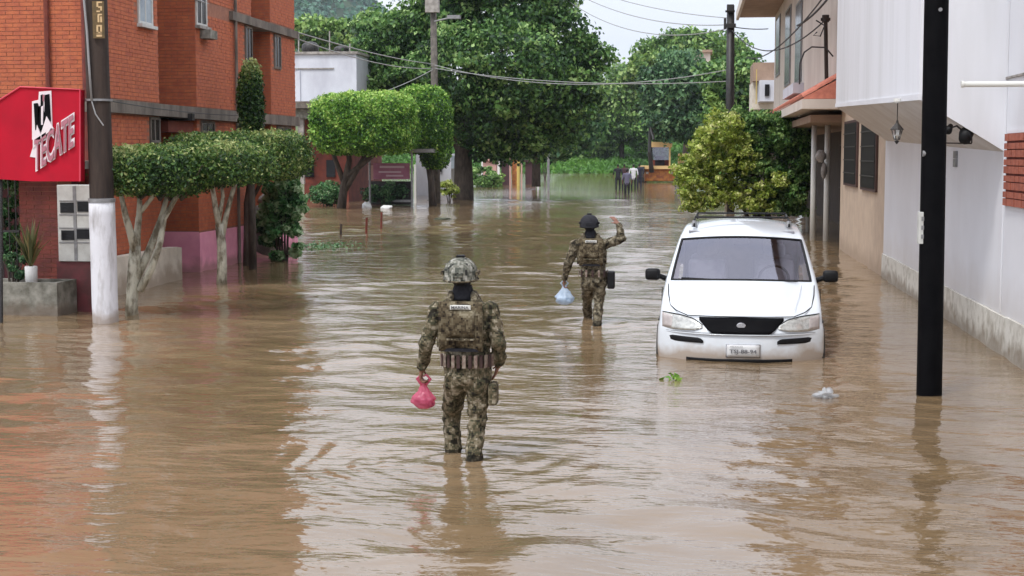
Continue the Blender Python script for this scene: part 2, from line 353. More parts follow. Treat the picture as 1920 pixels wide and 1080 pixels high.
def make_water():
    us = np.concatenate([[-6, -3, -1.6, -1.0], np.linspace(-.60, .42, 520), [.8, 1.4, 3, 6]])
    ys = np.concatenate([[-25, -8, 2., 5.], 6.3*(78/6.3)**np.linspace(0, 1, 820), np.linspace(82, 290, 60)])
    U, Yg = np.meshgrid(us, ys); X = U*np.maximum(Yg, 22*np.abs(U)**1.5)  # fans out with distance
    X = U*np.maximum(Yg, 8.)
    X[:, :4] = np.array([-400, -150, -90, -70])+0*X[:, :4]; X[:, -4:] = np.array([70, 90, 150, 400])+0*X[:, -4:]
    dy = np.gradient(ys)[:, None]+0*X; dx = np.maximum(np.abs(dy), 1.02/520*Yg)
    Z = height_waves(X, Yg, dx); Z[:, :4] = 0; Z[:, -4:] = 0; Z[:4] = 0
    # keep columns ordered near the far edge
    nr, nc = X.shape; V = np.stack([X, Yg, Z], -1).reshape(-1, 3)
    i = np.arange(nr-1)[:, None]*nc+np.arange(nc-1)[None]; Q = np.stack([i, i+1, i+nc+1, i+nc], -1).reshape(-1)
    nf = (nr-1)*(nc-1); me = bpy.data.meshes.new('flood_water')
    me.vertices.add(nr*nc); me.vertices.foreach_set('co', V.astype(np.float32).ravel())
    me.loops.add(nf*4); me.loops.foreach_set('vertex_index', Q.astype(np.int32))
    me.polygons.add(nf); me.polygons.foreach_set('loop_start', np.arange(0, nf*4, 4, dtype=np.int32)); me.polygons.foreach_set('loop_total', np.full(nf, 4, np.int32))
    me.polygons.foreach_set('use_smooth', np.ones(nf, bool)); me.update()
    return link('flood_water', me, 'water')
def water_mat():
    m = bpy.data.materials.new('water'); m.use_nodes = True; t = m.node_tree; b = t.nodes['Principled BSDF']
    g = N('ShaderNodeNewGeometry', t)
    n = N('ShaderNodeTexNoise', t); n.inputs['Scale'].default_value = .35; n.inputs['Detail'].default_value = 5
    t.links.new(g.outputs['Position'], n.inputs[0]); r = N('ShaderNodeValToRGB', t)
    r.color_ramp.elements[0].position = .35; r.color_ramp.elements[0].color = (.175, .118, .062, 1)
    r.color_ramp.elements[1].position = .65; r.color_ramp.elements[1].color = (.245, .170, .100, 1)
    t.links.new(n.outputs['Fac'], r.inputs[0]); t.links.new(r.outputs[0], b.inputs['Base Color'])
    b.inputs['Roughness'].default_value = .03; b.inputs['IOR'].default_value = 1.68; b.inputs['Specular IOR Level'].default_value = .5
    mp = N('ShaderNodeMapping', t); mp.inputs['Scale'].default_value = (.75, 1.7, 1); mp.inputs['Rotation'].default_value = (0, 0, .25)
    t.links.new(g.outputs['Position'], mp.inputs[0])
    n1 = N('ShaderNodeTexNoise', t); n1.inputs['Scale'].default_value = 1.15; n1.inputs['Detail'].default_value = 3; n1.inputs['Roughness'].default_value = .5
    n1.inputs['Distortion'].default_value = .6
    n2 = N('ShaderNodeTexNoise', t); n2.inputs['Scale'].default_value = 6.5; n2.inputs['Detail'].default_value = 3
    t.links.new(mp.outputs[0], n1.inputs[0]); t.links.new(mp.outputs[0], n2.inputs[0])
    bp1 = N('ShaderNodeBump', t); bp1.inputs['Strength'].default_value = 1; bp1.inputs['Distance'].default_value = .028
    bp2 = N('ShaderNodeBump', t); bp2.inputs['Strength'].default_value = 1; bp2.inputs['Distance'].default_value = .0085
    t.links.new(n1.outputs['Fac'], bp1.inputs['Height']); t.links.new(n2.outputs['Fac'], bp2.inputs['Height'])
    t.links.new(bp1.outputs[0], bp2.inputs['Normal']); t.links.new(bp2.outputs[0], b.inputs['Normal'])
    MATS['water'] = m
water_mat(); struct(make_water())
def terrain():
    # street bed under the water, a grass bank beyond the flood and the hill far off, one sheet
    xs = np.linspace(-900, 700, 161); ys = np.concatenate([np.linspace(-40, 170, 7), np.linspace(180, 420, 49), np.linspace(440, 1600, 60)])
    X, Y = np.meshgrid(xs, ys)
    bank = np.clip((Y-188-.05*np.abs(X+10))/90, 0, 1); Z = -.35+bank**1.1*9.5
    Z += 150*np.exp(-(((X+300)/120)**2+((Y-950)/260)**2))
    nzv = np.array([mnoise.noise(Vector((x/45, y/45, 0))) for x, y in zip(X.ravel(), Y.ravel())]).reshape(X.shape)
    Z += np.clip((Y-420)/300, 0, 1)*nzv*9+np.clip((Y-195)/60, 0, 1)*nzv*.5
    nr, nc = X.shape; V = np.stack([X, Y, Z], -1).reshape(-1, 3)
    F_ = [(j*nc+i, j*nc+i+1, (j+1)*nc+i+1, (j+1)*nc+i) for j in range(nr-1) for i in range(nc-1)]
    me = bpy.data.meshes.new('terrain'); me.from_pydata(V.tolist(), [], F_); me.polygons.foreach_set('use_smooth', [True]*len(F_))
    me.polygons.foreach_set('material_index', [0 if V[f[0], 1] < 180 else (1 if V[f[0], 1] < 430 else 2) for f in F_])
    o = link('ground', me, ['mud', 'grassground', 'hillground']); struct(o); return X, Y, Z
TX, TY, TZ = terrain()
def tz(x, y):
    i = np.clip(np.searchsorted(TX[0], x)-1, 0, TX.shape[1]-2); j = np.clip(np.searchsorted(TY[:, 0], y)-1, 0, TX.shape[0]-2)
    fx = (x-TX[0][i])/(TX[0][i+1]-TX[0][i]); fy = (y-TY[:, 0][j])/(TY[:, 0][j+1]-TY[:, 0][j])
    return (TZ[j, i]*(1-fx)+TZ[j, i+1]*fx)*(1-fy)+(TZ[j+1, i]*(1-fx)+TZ[j+1, i+1]*fx)*fy
def wood():
    n = 2600; x = RNG.uniform(-520, -120, n); y = RNG.uniform(560, 980, n); z = tz(x, y)
    r = RNG.uniform(4, 9, n); k = np.repeat(np.arange(n), 34); m = len(k)
    e = RNG.normal(size=(m, 3)); e /= np.linalg.norm(e, axis=1)[:, None]; e[:, 2] = np.abs(e[:, 2])
    pts = np.stack([x, y, z], 1)[k]+e*r[k][:, None]
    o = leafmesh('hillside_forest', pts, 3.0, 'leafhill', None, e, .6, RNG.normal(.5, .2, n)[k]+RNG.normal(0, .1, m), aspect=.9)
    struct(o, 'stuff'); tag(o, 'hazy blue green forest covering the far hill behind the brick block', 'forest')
    n = 30000; x = RNG.uniform(-45, 15, n); y = RNG.uniform(190, 300, n); z = tz(x, y)
    o = leafmesh('grass', np.stack([x, y, z+.25], 1), 1.3, 'grassblade', None, np.tile([0, -.3, 1.], (n, 1)), .2, aspect=.35,
                 var=.5+.3*np.sin(x*.3)*np.sin(y*.1)+RNG.normal(0, .15, n))
    struct(o, 'stuff'); tag(o, 'bright green grass bank rising at the far end of the street', 'grass')
wood()

# ------------------------------------------------------------------ BRICK APARTMENT BLOCK
XF = -9.7
bb = thing('brick_apartment_block', 'tall orange red brick apartment block with dark concrete ledges and a pink painted base', 'building', (XF-3, 29, 0))
bricks_full = []; bricks_rest = MB()
BL, BH, BJ = .235, .058, .010
def brickwall(o, u, length, z0, z1, nrm, holes=(), pri=None):
    """bricks on a plane: o (x,y) start, u unit dir, nrm outward normal"""
    rows = int((z1-z0)/(BH+BJ)); 
    for r_ in range(rows):
        zc = z0+(r_+.5)*(BH+BJ); s = -(BL+BJ)/2 if r_ % 2 else 0.
        while s < length:
            a, b = max(s, 0), min(s+BL, length); s += BL+BJ
            if b-a < .04: continue
            c = (a+b)/2
            if any(h[0] < b and h[1] > a and h[2] < zc+BH/2 and h[3] > zc-BH/2 for h in holes): continue
            p = (o[0]+u[0]*c, o[1]+u[1]*c)
            pro = random.uniform(.004, .010)
            if abs(b-a-BL) < 1e-6 and pri and pri(p[0], p[1], zc): bricks_full.append((p, zc, u, nrm, pro)); continue
            hx = abs(u[0])*(b-a)/2; hy = abs(u[1])*(b-a)/2
            x0, x1 = p[0]-hx, p[0]+hx; y0, y1 = p[1]-hy, p[1]+hy
            if nrm[0]: x0, x1 = sorted((p[0], p[0]+nrm[0]*pro))
            else: y0, y1 = sorted((p[1], p[1]+nrm[1]*pro))
            bricks_rest.box(x0, x1, y0, y1, zc-BH/2, zc+BH/2)
TOPZ = 6.6
wbk = MB()
def wall_box(x0, x1, y0, y1, z0=-.3, z1=14.): wbk.box(x0, x1, y0, y1, z0, z1)
# footprint: camera-facing end wall at Y=23.4, street panels at XF between recesses
YA = 23.4
REC = [(26.0, 28.05), (31.75, 33.2)]; YE = 35.3
Ys = [YA, 26.0, 28.05, 31.75, 33.2, YE]
wall_box(XF-8, XF, YA, 26.0); wall_box(XF-8, XF, 28.05, 31.75); wall_box(XF-8, XF, 33.2, YE)
wall_box(XF-8, XF-2.2, 26.0, 28.05); wall_box(XF-8, XF-2.2, 31.75, 33.2)
wbk.build('wall', 'mortar', bb)
# windows: (Y0,Y1,z0,z1) on street panels
def wy(px): return Wx(px, 292, XF)[1]
def wz(px, py): return Wx(px, py, XF)[2]
WIN = [(wy(264), wy(290), wz(277, 48), wz(277, 48)+1.3), (wy(371.5), wy(391), wz(380, 50), wz(380, 50)+1.5), (wy(462), wy(475), wz(468, 117), 5.12),
       (wy(516), wy(528), wz(522, 130), 5.12), (wy(281), wy(299.5), wz(290, 268), 3.0), (wy(377), wy(402), wz(390, 250), 3.0), (wy(519), wy(545), wz(532, 250), 3.0)]
def holes(y0, y1): return [(a-y0, b-y0, c, d) for a, b, c, d in WIN if b > y0 and a < y1]
pr_end = lambda x, y, z: 3.25 < z < 4.95 and x > XF-2.1
pr_st = lambda x, y, z: 3.3 < z < 4.95 and 23.9 < y < 26
brickwall((XF-8, YA), (1, 0), 8, .0, TOPZ, (0, -1), [(0, 8, 3.02, 3.24)], pr_end)
for a, b in ((YA, 26.0), (28.05, 31.75), (33.2, YE)):
    brickwall((XF, a), (0, 1), b-a, .0, TOPZ, (1, 0), holes(a, b)+[(0, b-a, 3.0, 3.26), (0, b-a, 5.12, 5.34)]+([(0, 9, -1, .78)] if a > 24 else []), pr_st if a == YA else None)
for y in (28.05, 33.2): brickwall((XF-2.2, y), (1, 0), 2.2, 0, TOPZ, (0, -1), [(0, 9, 3.0, 3.26), (0, 9, -1, .78)])
bricks_full.sort(key=lambda t: t[0][1]+abs(t[1]-4.1)*.8+ (0 if t[3][1] else -.5))
bme = bpy.data.meshes.new('brick')
_b = MB().box(-BL/2, BL/2, 0, .012, -BH/2, BH/2); bme.from_pydata(_b.v, [], _b.f); bme.materials.append(MATS['brick'])
for i, (p, zc, u, nrm, pro) in enumerate(bricks_full):
    if i >= 300:
        hx = abs(u[0])*BL/2; hy = abs(u[1])*BL/2
        if nrm[0]: bricks_rest.box(p[0], p[0]+pro, p[1]-hy, p[1]+hy, zc-BH/2, zc+BH/2)
        else: bricks_rest.box(p[0]-hx, p[0]+hx, p[1]-pro, p[1], zc-BH/2, zc+BH/2)
        continue
    o = bpy.data.objects.new('brick', bme); COL.objects.link(o); o.parent = bb
    l = wloc(bb)
    if nrm[0]: o.rotation_euler = (0, 0, math.pi/2); o.location = (p[0]+pro-l[0], p[1]-l[1], zc-l[2])
    else: o.location = (p[0]-l[0], p[1]-pro-l[1], zc-l[2])
struct(bricks_rest.build('brickwork', 'brick', bb), 'stuff')
bx(XF-8.1, XF+.10, YA-.1, YE+.05, 3.02, 3.24).build('ledge', 'ledge', bb)
bx(XF-8.1, XF+.09, 30.2, YE+.05, 5.14, 5.32).build('ledge', 'ledge', bb)
bx(XF-8.1, XF+.12, YA-.12, YE+.1, 13.9, 14.2).build('parapet', 'ledge', bb)
# pink painted base in the recess and on the panels beyond it
bx(XF-2.2, XF, 28.035, 28.047, -.3, .80).build('painted_base', 'pinkpaint', bb)
bx(XF+.003, XF+.02, 28.035, 31.75, -.3, .78).build('painted_base', 'pinkpaint', bb)
bx(XF+.003, XF+.02, 33.2, YE, -.3, .78).build('painted_base', 'pinkpaint', bb)
bx(XF-2.2, XF, 33.185, 33.197, -.3, .78).build('painted_base', 'pinkpaint', bb)
for i, (a, b, c, d) in enumerate(WIN):
    fr = MB(); t = .05
    fr.box(XF-.02, XF+.03, a, a+t, c, d); fr.box(XF-.02, XF+.03, b-t, b, c, d); fr.box(XF-.02, XF+.03, a+t, b-t, c, c+t); fr.box(XF-.02, XF+.03, a+t, b-t, d-t, d)
    fr.box(XF-.01, XF+.022, (a+b)/2-.02, (a+b)/2+.02, c+t, d-t)
    w_ = fr.build('window', 'cabinet' if i < 2 else 'ledge', bb)
    bx(XF+.001, XF+.012, a+t, b-t, c+t, d-t).build('pane', 'paleglass' if i == 0 else 'darkglass', w_)
    if i < 2: bx(XF, XF+.10, a-.04, b+.04, c-.06, c-.003).build('sill', 'stonewhite' if i else 'cabinet', w_)
# box under the second window
p = Wx(381, 62, XF); bx(XF, XF+.22, p[1]-.22, p[1]+.22, p[2]-.12, p[2]+.05).build('flower_box', 'concrete', bb)
for (px, z0, z1, dy) in ((441, 0, 9, 0),):
    y = wy(px); MB().tube([(XF+.06, y, z0), (XF+.06, y, z1)], .035, 8).build('drainpipe', 'ledge', bb)
x = P(90, 60, YA)[0]; MB().tube([(x, YA-.05, 2.2), (x, YA-.05, 9)], .045, 8).build('drainpipe', 'darkred', bb)
x = P(160, 60, YA)[0]; MB().tube([(x, YA-.05, .2), (x, YA-.05, 9)], .05, 8).build('drainpipe', 'darkbrick', bb)
x = P(143, 60, YA)[0]
# awning hung in the recess, ground floor
bx(XF-2.0, XF-.05, 26.6, 28.0, 2.75, 2.95).build('recess_slab', 'darkred', bb)
p0 = P(318, 213, 27.3); p1 = P(362, 226, 27.3)
bx(p0[0], p1[0], 27.25, 27.4, p1[2], p0[2]).build('hanging_awning', 'blackmetal', bb)

# cream garden wall in front
y0, y1 = 22.4, 26.15
one('cream_garden_wall', 'low cream rendered garden wall standing in the flood between the white pole and pink wall', 'wall',
    MB().box(XF+.05, XF+.25, y0, y1, -.35, .62).box(XF-2.0, XF+.25, y1+.002, y1+.2, -.35, .60), 'creamwall')
# maroon rounded object in the recess
def blob(name, c, r, matn, parent=None, seed=0, amp=.12, n=16):
    mb = MB(); vs = []; 
    for i in range(n+1):
        for k in range(2*n):
            a = math.pi*i/n; b = math.pi*k/n; d = Vector((math.sin(a)*math.cos(b), math.sin(a)*math.sin(b), math.cos(a)))
            q = 1+amp*mnoise.noise(d*2+Vector((seed, 0, 0)))+amp*.5*mnoise.noise(d*5+Vector((seed, 3, 0)))
            vs.append(Vector(c)+Vector((d.x*r[0]*q, d.y*r[1]*q, d.z*r[2]*q)))
    fs = [(i*2*n+k, i*2*n+(k+1) % (2*n), (i+1)*2*n+(k+1) % (2*n), (i+1)*2*n+k) for i in range(n) for k in range(2*n)]
    mb.add(vs, fs); return mb
c = G(333, 506)
one('maroon_pot', 'rounded dark maroon clay pot half sunk beside the pink wall recess', 'pot', blob('', (c[0], c[1]-.5, .14), (.22, .22, .24), 'maroon', seed=3), 'maroon', smooth=True)

# ------------------------------------------------------------------ KIOSK CORNER, LEFT EDGE
YS = 19.3
# red sign
sg = thing('shop_sign', 'red shop sign box with slanted white lettering and black emblem at the left edge', 'sign', G(2, 606))
pts = [P(x, y, YS) for x, y in ((-70, 300), (-60, 222), (0, 187), (38, 163), (150, 168), (150, 340), (60, 340), (0, 336), (-70, 336))]
MB().prism(pts, (0, .16, 0)).build('sign_box', 'signred', sg)
edge = [P(x, y, YS-.012) for x, y in ((-60, 222), (0, 187), (38, 163), (150, 168), (150, 340))]
MB().tube(edge, .012, 6).build('edge_trim', 'signpink', sg)
MB().tube([P(1, 336, YS+.1), G(1, 606)-Vector((0, 0, .3))], .028, 10).build('post', 'blackmetal', sg)
def textmesh(name, body, fn, matn, parent, size=1, offset=0., extrude=.01, loc_off=None, res=3):
    cu = bpy.data.curves.new('t', 'FONT'); cu.body = body; cu.size = size; cu.offset = offset; cu.extrude = extrude; cu.resolution_u = res
    ob = bpy.data.objects.new('t', cu); COL.objects.link(ob); dg = bpy.context.evaluated_depsgraph_get(); dg.update()
    me = bpy.data.meshes.new_from_object(ob.evaluated_get(dg)); COL.objects.unlink(ob); bpy.data.objects.remove(ob)
    n = len(me.vertices); a = np.empty(n*3); me.vertices.foreach_get('co', a); a = a.reshape(-1, 3)
    mn, mxx = a.min(0), a.max(0); q = (a-mn)/np.maximum(mxx-mn, 1e-6); q[:, 2] = (a[:, 2]-mn[2])
    o = wloc(parent) if not loc_off else Vector(loc_off)
    for v, u_ in zip(me.vertices, q): v.co = fn(u_[0], u_[1], u_[2])-o
    me.materials.clear(); me.name = name; return link(name, me, matn, parent)
def tel(dy, gx=0, gy=0):
    def f(u, v, w_):
        px = 62+gx+u*(78-2*gx); bot = 326-(px-66)*.66-gy; top = 256-(px-66)*.66+gy
        q = P(px, bot+(top-bot)*v, YS-dy); return Vector((q[0], q[1]-w_*.5, q[2]))
    return f
textmesh('lettering', 'TECATE', tel(.014, 0, 2), 'letterwhite', sg, offset=.06)
textmesh('lettering', 'TECATE', tel(.034, 2.6, 4.5), 'letterfill', sg, offset=.012)
def poly(px, dy, matn, nm='emblem', par=None):
    MB().prism([P(x, y, YS-dy) for x, y in px], (0, .012, 0)).build(nm, matn, par or sg)
poly([(60, 190), (72, 187), (73, 172), (96, 170), (98, 238), (86, 252), (64, 262), (60, 262)], .014, 'letterwhite')
poly([(63, 194), (70, 193), (74, 204), (72, 240), (66, 244)], .028, 'ink'); poly([(84, 178), (92, 176), (95, 226), (88, 236), (83, 226)], .028, 'ink')
poly([(71, 200), (76, 198), (76, 178), (80, 177), (80, 206), (84, 214), (84, 240), (78, 252), (72, 238)], .028, 'ink')
poly([(77, 200), (81, 198), (80, 234), (77, 234)], .040, 'letterwhite'); poly([(80, 178), (83, 177), (82, 190), (80, 190)], .040, 'letterfill')
poly([(66, 262), (69, 234), (76, 252), (87, 218), (100, 240), (74, 262)], .044, 'letterwhite')
poly([(56, 294), (62, 274), (66, 262), (70, 296)], .014, 'letterwhite', 'lettering')
# brick pier, gate, cabinet
YG = 20.6
def px_box(x0, y0, x1, y1, Y, d): 
    a = P(x0, y1, Y); b = P(x1, y0, Y); return MB().box(a[0], b[0], Y, Y+d, a[2], b[2])
pier = thing('brick_pier', 'dark red brick gate pier behind the spiky plant in a white pot', 'pier', P(75, 560, 21.2))
a = P(42, 560, 21.2); b = P(108, 345, 21.2)
bx(a[0], b[0], 21.2, 21.7, -.35, 2.05).build('core', 'mortar', pier)
k = 0
z = 0.
while z < 2.0:
    s = a[0]-(.12 if k % 2 else 0)
    while s < b[0]:
        q0, q1 = max(s, a[0]), min(s+.235, b[0]); s += .245
        if q1-q0 > .04: bx(q0, q1, 21.192, 21.2, z, z+.058).build('brick', 'darkbrick', pier)
    z += .068; k += 1
gate = thing('iron_gate', 'black iron bar gate under the red sign with plants showing through', 'gate', P(0, 560, 21.0))
ga, gb = P(-120, 560, 21.0)[0], P(41, 560, 21.0)[0]
for z_ in (.35, 1.15, 2.0): bx(ga, gb, 20.98, 21.02, z_, z_+.035).build('rail', 'blackmetal', gate)
x = ga
while x < gb: MB().tube([(x, 21.0, .30), (x, 21.0, 2.03)], .009, 6).build('bar', 'blackmetal', gate); x += .11
MB().box(ga-2, XF+.3, 20.9, YA-.02, 2.1, 2.22).box(ga-2, ga, 20.9, YA-.02, -.3, 2.098)
kr = thing('added_shade_canopy', 'unseen flat canopy added behind the red sign to darken the space at the iron gate', 'canopy', (ga, 22, 0))  # unseen slab and back wall, added to keep the space behind the gate dark
bx(ga-2, P(165, 340, 21.4)[0], 20.9, YA-.12, 2.1, 2.22).build('roof_slab', 'ledge', kr)
bx(ga-2, P(42, 340, 21.2)[0], YA-.3, YA-.15, -.3, 2.09).build('back_wall', 'maroon', kr)
cab = thing('meter_cabinet', 'white metal meter cabinet with four dark windows beside the whitewashed utility pole', 'cabinet', P(140, 560, 20.9))
YC = 20.7
a = P(110, 490, YC); b = P(168, 347, YC)
bx(a[0], b[0], YC, YC+.35, a[2], b[2]).build('case', 'cabinet', cab, bevel=.008)
for (x0, x1, y0, y1) in ((113, 138, 380, 399), (145, 165, 378, 397), (115, 139, 432, 450), (144, 167, 430, 448)):
    px_box(x0, y0, x1, y1, YC-.012, .011).build('window', 'darkglass', cab)
for y_ in (376, 402, 427, 454): px_box(111, y_, 167, y_+1.6, YC-.008, .007).build('seam', 'greymetal', cab)
px_box(139.5, 349, 141.5, 488, YC-.009, .008).build('seam', 'greymetal', cab)
a2 = P(108, 575, YC+.02); bx(a2[0], b[0]+.1, YC+.03, YC+.33, -.35, a[2]-.004).build('base', 'maroon', cab)
pl = thing('concrete_planter', 'stained grey concrete planter box standing in the water under the red sign', 'planter', G(60, 590))
a = G(8, 592); b = G(106, 588)
yy = 20.0
xa, xb = P(-80, 590, yy)[0], P(108, 590, yy)[0]
zt = P(60, 530, yy)[2]
mbp = MB().box(xa, xb, yy, yy+.08, -.35, zt).box(xa, xa+.08, yy+.08, yy+.6, -.35, zt).box(xb-.08, xb, yy+.08, yy+.6, -.35, zt).box(xa, xb, yy+.6, yy+.68, -.35, zt)
mbp.build('wall', 'concrete', pl)
bx(xa+.08, xb-.08, yy+.08, yy+.6, -.3, zt-.05).build('soil', 'mud', pl)
pot = thing('spiky_plant', 'spiky yellow green plant in a slim white pot on the concrete planter', 'plant', P(60, 531, yy+.25))
c = P(59, 531, yy+.25); c = Vector((c[0], c[1], zt-.05))
MB().lathe(c, [(.05, 0), (.085, .02), (.09, .26), (.08, .27), (.07, .25)], 16).build('pot', 'potwhite', pot, smooth=True)
mb = MB()
blades = []
for i in range(46):
    a_ = random.uniform(0, 6.28); t_ = random.uniform(.05, .45); h_ = random.uniform(.35, .75)
    b0 = c+Vector((0, 0, .24)); tip = b0+Vector((math.cos(a_)*t_*.8, math.sin(a_)*t_*.5, h_)); mid = (b0+tip)/2+Vector((0, 0, .08)); wv = Vector((-math.sin(a_), math.cos(a_), 0))*.016
    mb.add([b0-wv, b0+wv, mid+wv*1.4, tip, mid-wv*1.4], [(0, 1, 2, 4), (4, 2, 3)])
o = mb.build('leaves', 'leafspiky', pot); at = o.data.attributes.new('var', 'FLOAT', 'POINT'); at.data.foreach_set('value', np.repeat(RNG.random(46), 5).astype(np.float32))
def shrub(name, label, c, r, n, size, matn, stem=True, group=None, cat='shrub', clump=.12, **k):
    t = thing(name, label, cat, (c[0], c[1], max(c[2]-r[2], -.1)), group)
    pts, o, v = lobes_pts([(*c, *r)], n, clump)
    leafmesh('foliage', pts, size, matn, t, o, .4, v, **k)
    if stem:
        mb = MB()
        for i in range(4):
            a_ = i*1.6; mb.tube([(c[0], c[1], -.35), (c[0]+.3*r[0]*math.cos(a_), c[1]+.3*r[1]*math.sin(a_), c[2]-.4*r[2]), (c[0]+.6*r[0]*math.cos(a_), c[1]+.6*r[1]*math.sin(a_), c[2]+.4*r[2])], [.02+.02*r[0], .015+.015*r[0], .006], 6)
        mb.build('stem', 'darkbark', t)
    return t
shrub('garden_plant', 'green leafy plant behind the iron gate at the left edge', P(22, 400, 21.7), (.35, .3, .75), 2500, .09, 'leafbroad', clump=.1)
shrub('garden_plant', 'low dark green plant on the planter behind the white pot', P(25, 500, 20.35), (.25, .15, .2), 900, .06, 'leafdark', clump=.06)

# ------------------------------------------------------------------ LEFT UTILITY POLE
pb = G(198, 602)
up_ = thing('utility_pole', 'dark brown utility pole with whitewashed foot and yellow number plates beside the meter cabinet', 'utility pole', pb)
def on_pole(y, Y=None): return P(179+.0317*y, y, pb[1])
top = pb+(on_pole(0)-pb)*2.6
sp = [pb+(top-pb)*t for t in np.linspace(-.04, 1, 24)]
MB().tube(sp, list(np.linspace(.172, .135, 24)), 20, jit=.012).build('shaft', 'poledark', up_, smooth=True)
q = on_pole(372); q2 = pb+(pb-q)*.12
MB().tube([q2+(q-q2)*t for t in np.linspace(0, 1, 10)], [.178]*9+[.176], 20, jit=.008).build('whitewashed_base', 'polewhite', up_, smooth=True)
for y_ in (374, 188, 377):
    q = on_pole(y_); MB().tube([q-Vector((0, 0, .015)), q+Vector((0, 0, .015))], .186, 20).build('steel_band', 'greymetal', up_)
cp = [on_pole(y_)+Vector((dx*S(19.6), -.19, 0)) for y_, dx in ((-260, -12), (0, -12), (60, -8), (120, -6), (190, -3), (235, 14), (200, 2))]
MB().tube(cp[:5], .016, 8).build('conduit', 'wirelight', up_, smooth=True)
MB().tube([cp[4], on_pole(215)+Vector((.03, -.19, 0)), on_pole(236)+Vector((.12, -.15, 0))], .010, 6).build('conduit', 'wirelight', up_)
q = on_pole(35); 
plm = MB()
yp = q[1]-.178
a = P(175, 72, yp); b = P(195, 2, yp); bx(a[0], b[0], yp-.012, yp, a[2], b[2]).build('number_plate', 'plateback', up_)
for x0, y0, x1, y1 in ((182, 3, 192, 6), (182, 6, 185, 13), (185, 12, 192, 15), (189, 15, 192, 20), (182, 20, 188, 23), (184, 26, 192, 29), (184, 29, 187, 42), (189, 31, 192, 42), (182, 47, 192, 50), (182, 50, 185, 62), (189, 50, 192, 62), (182, 60, 192, 63), (182, 65, 192, 69)):
    a = P(x0, y1, yp); b = P(x1, y0, yp); bx(a[0], b[0], yp-.018, yp-.0121, a[2], b[2]).build('painted_digit', 'yellowplate', up_)
# ------------------------------------------------------------------ CLIPPED STREET TREES
def limb(mb, pts, r, n=10, jit=.10): mb.tube(pts, r, n, jit=jit)
def vpts(lst, Y): return [P(x, y, Y+d) for x, y, d in lst]
t1 = thing('clipped_tree', 'nearest flat clipped street tree with forked whitewashed trunk right of the white pole', 'tree', G(246, 590), 'clipped street trees along the left kerb')
Y1 = 20.35; mb = MB()
limb(mb, vpts([(246, 605, 0), (247, 560, 0), (252, 500, 0), (254, 460, 0)], Y1), [.10, .085, .085, .08], 12)
limb(mb, vpts([(254, 470, 0), (246, 440, -.1), (236, 405, -.2), (226, 360, -.3)], Y1), [.075, .055, .045, .03])
limb(mb, vpts([(254, 475, 0), (258, 430, .1), (262, 395, .1), (262, 350, .1)], Y1), [.07, .05, .04, .03])
limb(mb, vpts([(254, 520, 0), (275, 480, .1), (292, 440, .2), (305, 400, .3), (318, 350, .3)], Y1), [.07, .06, .05, .04, .03])
limb(mb, vpts([(262, 545, 0), (285, 500, 0), (300, 455, 0), (308, 410, .1), (330, 370, .1), (380, 330, .2)], Y1), [.06, .052, .045, .04, .035, .02])
limb(mb, vpts([(262, 400, .1), (285, 370, .1), (300, 340, .1)], Y1), [.035, .03, .02])
mb.build('trunk', 'whitebark', t1, smooth=True)
mb = MB()
for i in range(26):
    x0 = random.choice((228, 262, 318, 340, 300)); x1 = x0+random.uniform(-50, 70)
    limb(mb, vpts([(x0, 375, .1), ((x0+x1)/2, 345, random.uniform(-.3, .3)), (x1, 310, random.uniform(-.6, .6))], Y1), [.022, .014, .006], 6)
mb.build('branch', 'darkbark', t1)
def crownclip(t, boxes, n, size, matn, e=4., rough=.05, toplight=.25, fill=.3):
    for (x0, y0, x1, y1, Y, ry, fr) in boxes:
        c = (P(x0, y0, Y)+P(x1, y1, Y))/2; r = ((x1-x0)/2*S(Y), ry, (y1-y0)/2*S(Y))
        p_, o_, v_ = clipped_pts(c, r, int(n*fr), e, rough, fill, toplight)
        yield p_, o_, v_
def mk_crown(t, boxes, n, size, matn, shift=0., **k):
    A = list(crownclip(t, boxes, n, size, matn, **k)); p_ = np.concatenate([a[0] for a in A]); o_ = np.concatenate([a[1] for a in A]); v_ = np.concatenate([a[2] for a in A])
    return leafmesh('crown', p_, size, matn, t, o_, .45, v_+shift)
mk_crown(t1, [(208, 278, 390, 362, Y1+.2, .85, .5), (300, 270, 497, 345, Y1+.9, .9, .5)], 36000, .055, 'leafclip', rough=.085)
t2 = thing('clipped_tree', 'second flat clipped street tree, pale slim trunk in front of the pink wall', 'tree', G(415, 530), 'clipped street trees along the left kerb')
Y2 = 25.6; mb = MB()
limb(mb, vpts([(415, 545, 0), (416, 500, 0), (416, 460, 0), (412, 420, 0)], Y2), [.10, .085, .08, .08], 12)
limb(mb, vpts([(412, 430, 0), (404, 390, -.1), (398, 350, -.2), (395, 320, -.2)], Y2), [.06, .05, .04, .03])
limb(mb, vpts([(416, 440, 0), (426, 395, .1), (436, 360, .1), (446, 330, .1)], Y2), [.06, .045, .04, .025])
limb(mb, vpts([(410, 410, 0), (418, 370, 0), (414, 330, 0)], Y2), [.045, .035, .025])
mb.build('trunk', 'whitebark', t2, smooth=True)
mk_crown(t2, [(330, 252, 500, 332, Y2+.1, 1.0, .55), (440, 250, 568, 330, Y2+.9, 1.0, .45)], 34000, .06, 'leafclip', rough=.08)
t3 = thing('columnar_tree', 'slim column shaped clipped tree with yellow green top rising against the brick front', 'tree', (P(470, 250, 28.8)[0], 28.8, 0))
MB().tube([(P(470, 250, 28.8)[0], 28.8, z_) for z_ in (-.35, 1, 2.4, 3.6)], [.09, .08, .06, .04], 10).build('trunk', 'darkbark', t3, smooth=True)
c = P(471, 188, 28.8); pts, o, v = clipped_pts(c, (22*S(28.8), .25, 66*S(28.8)), 7000, 2.6, .09)
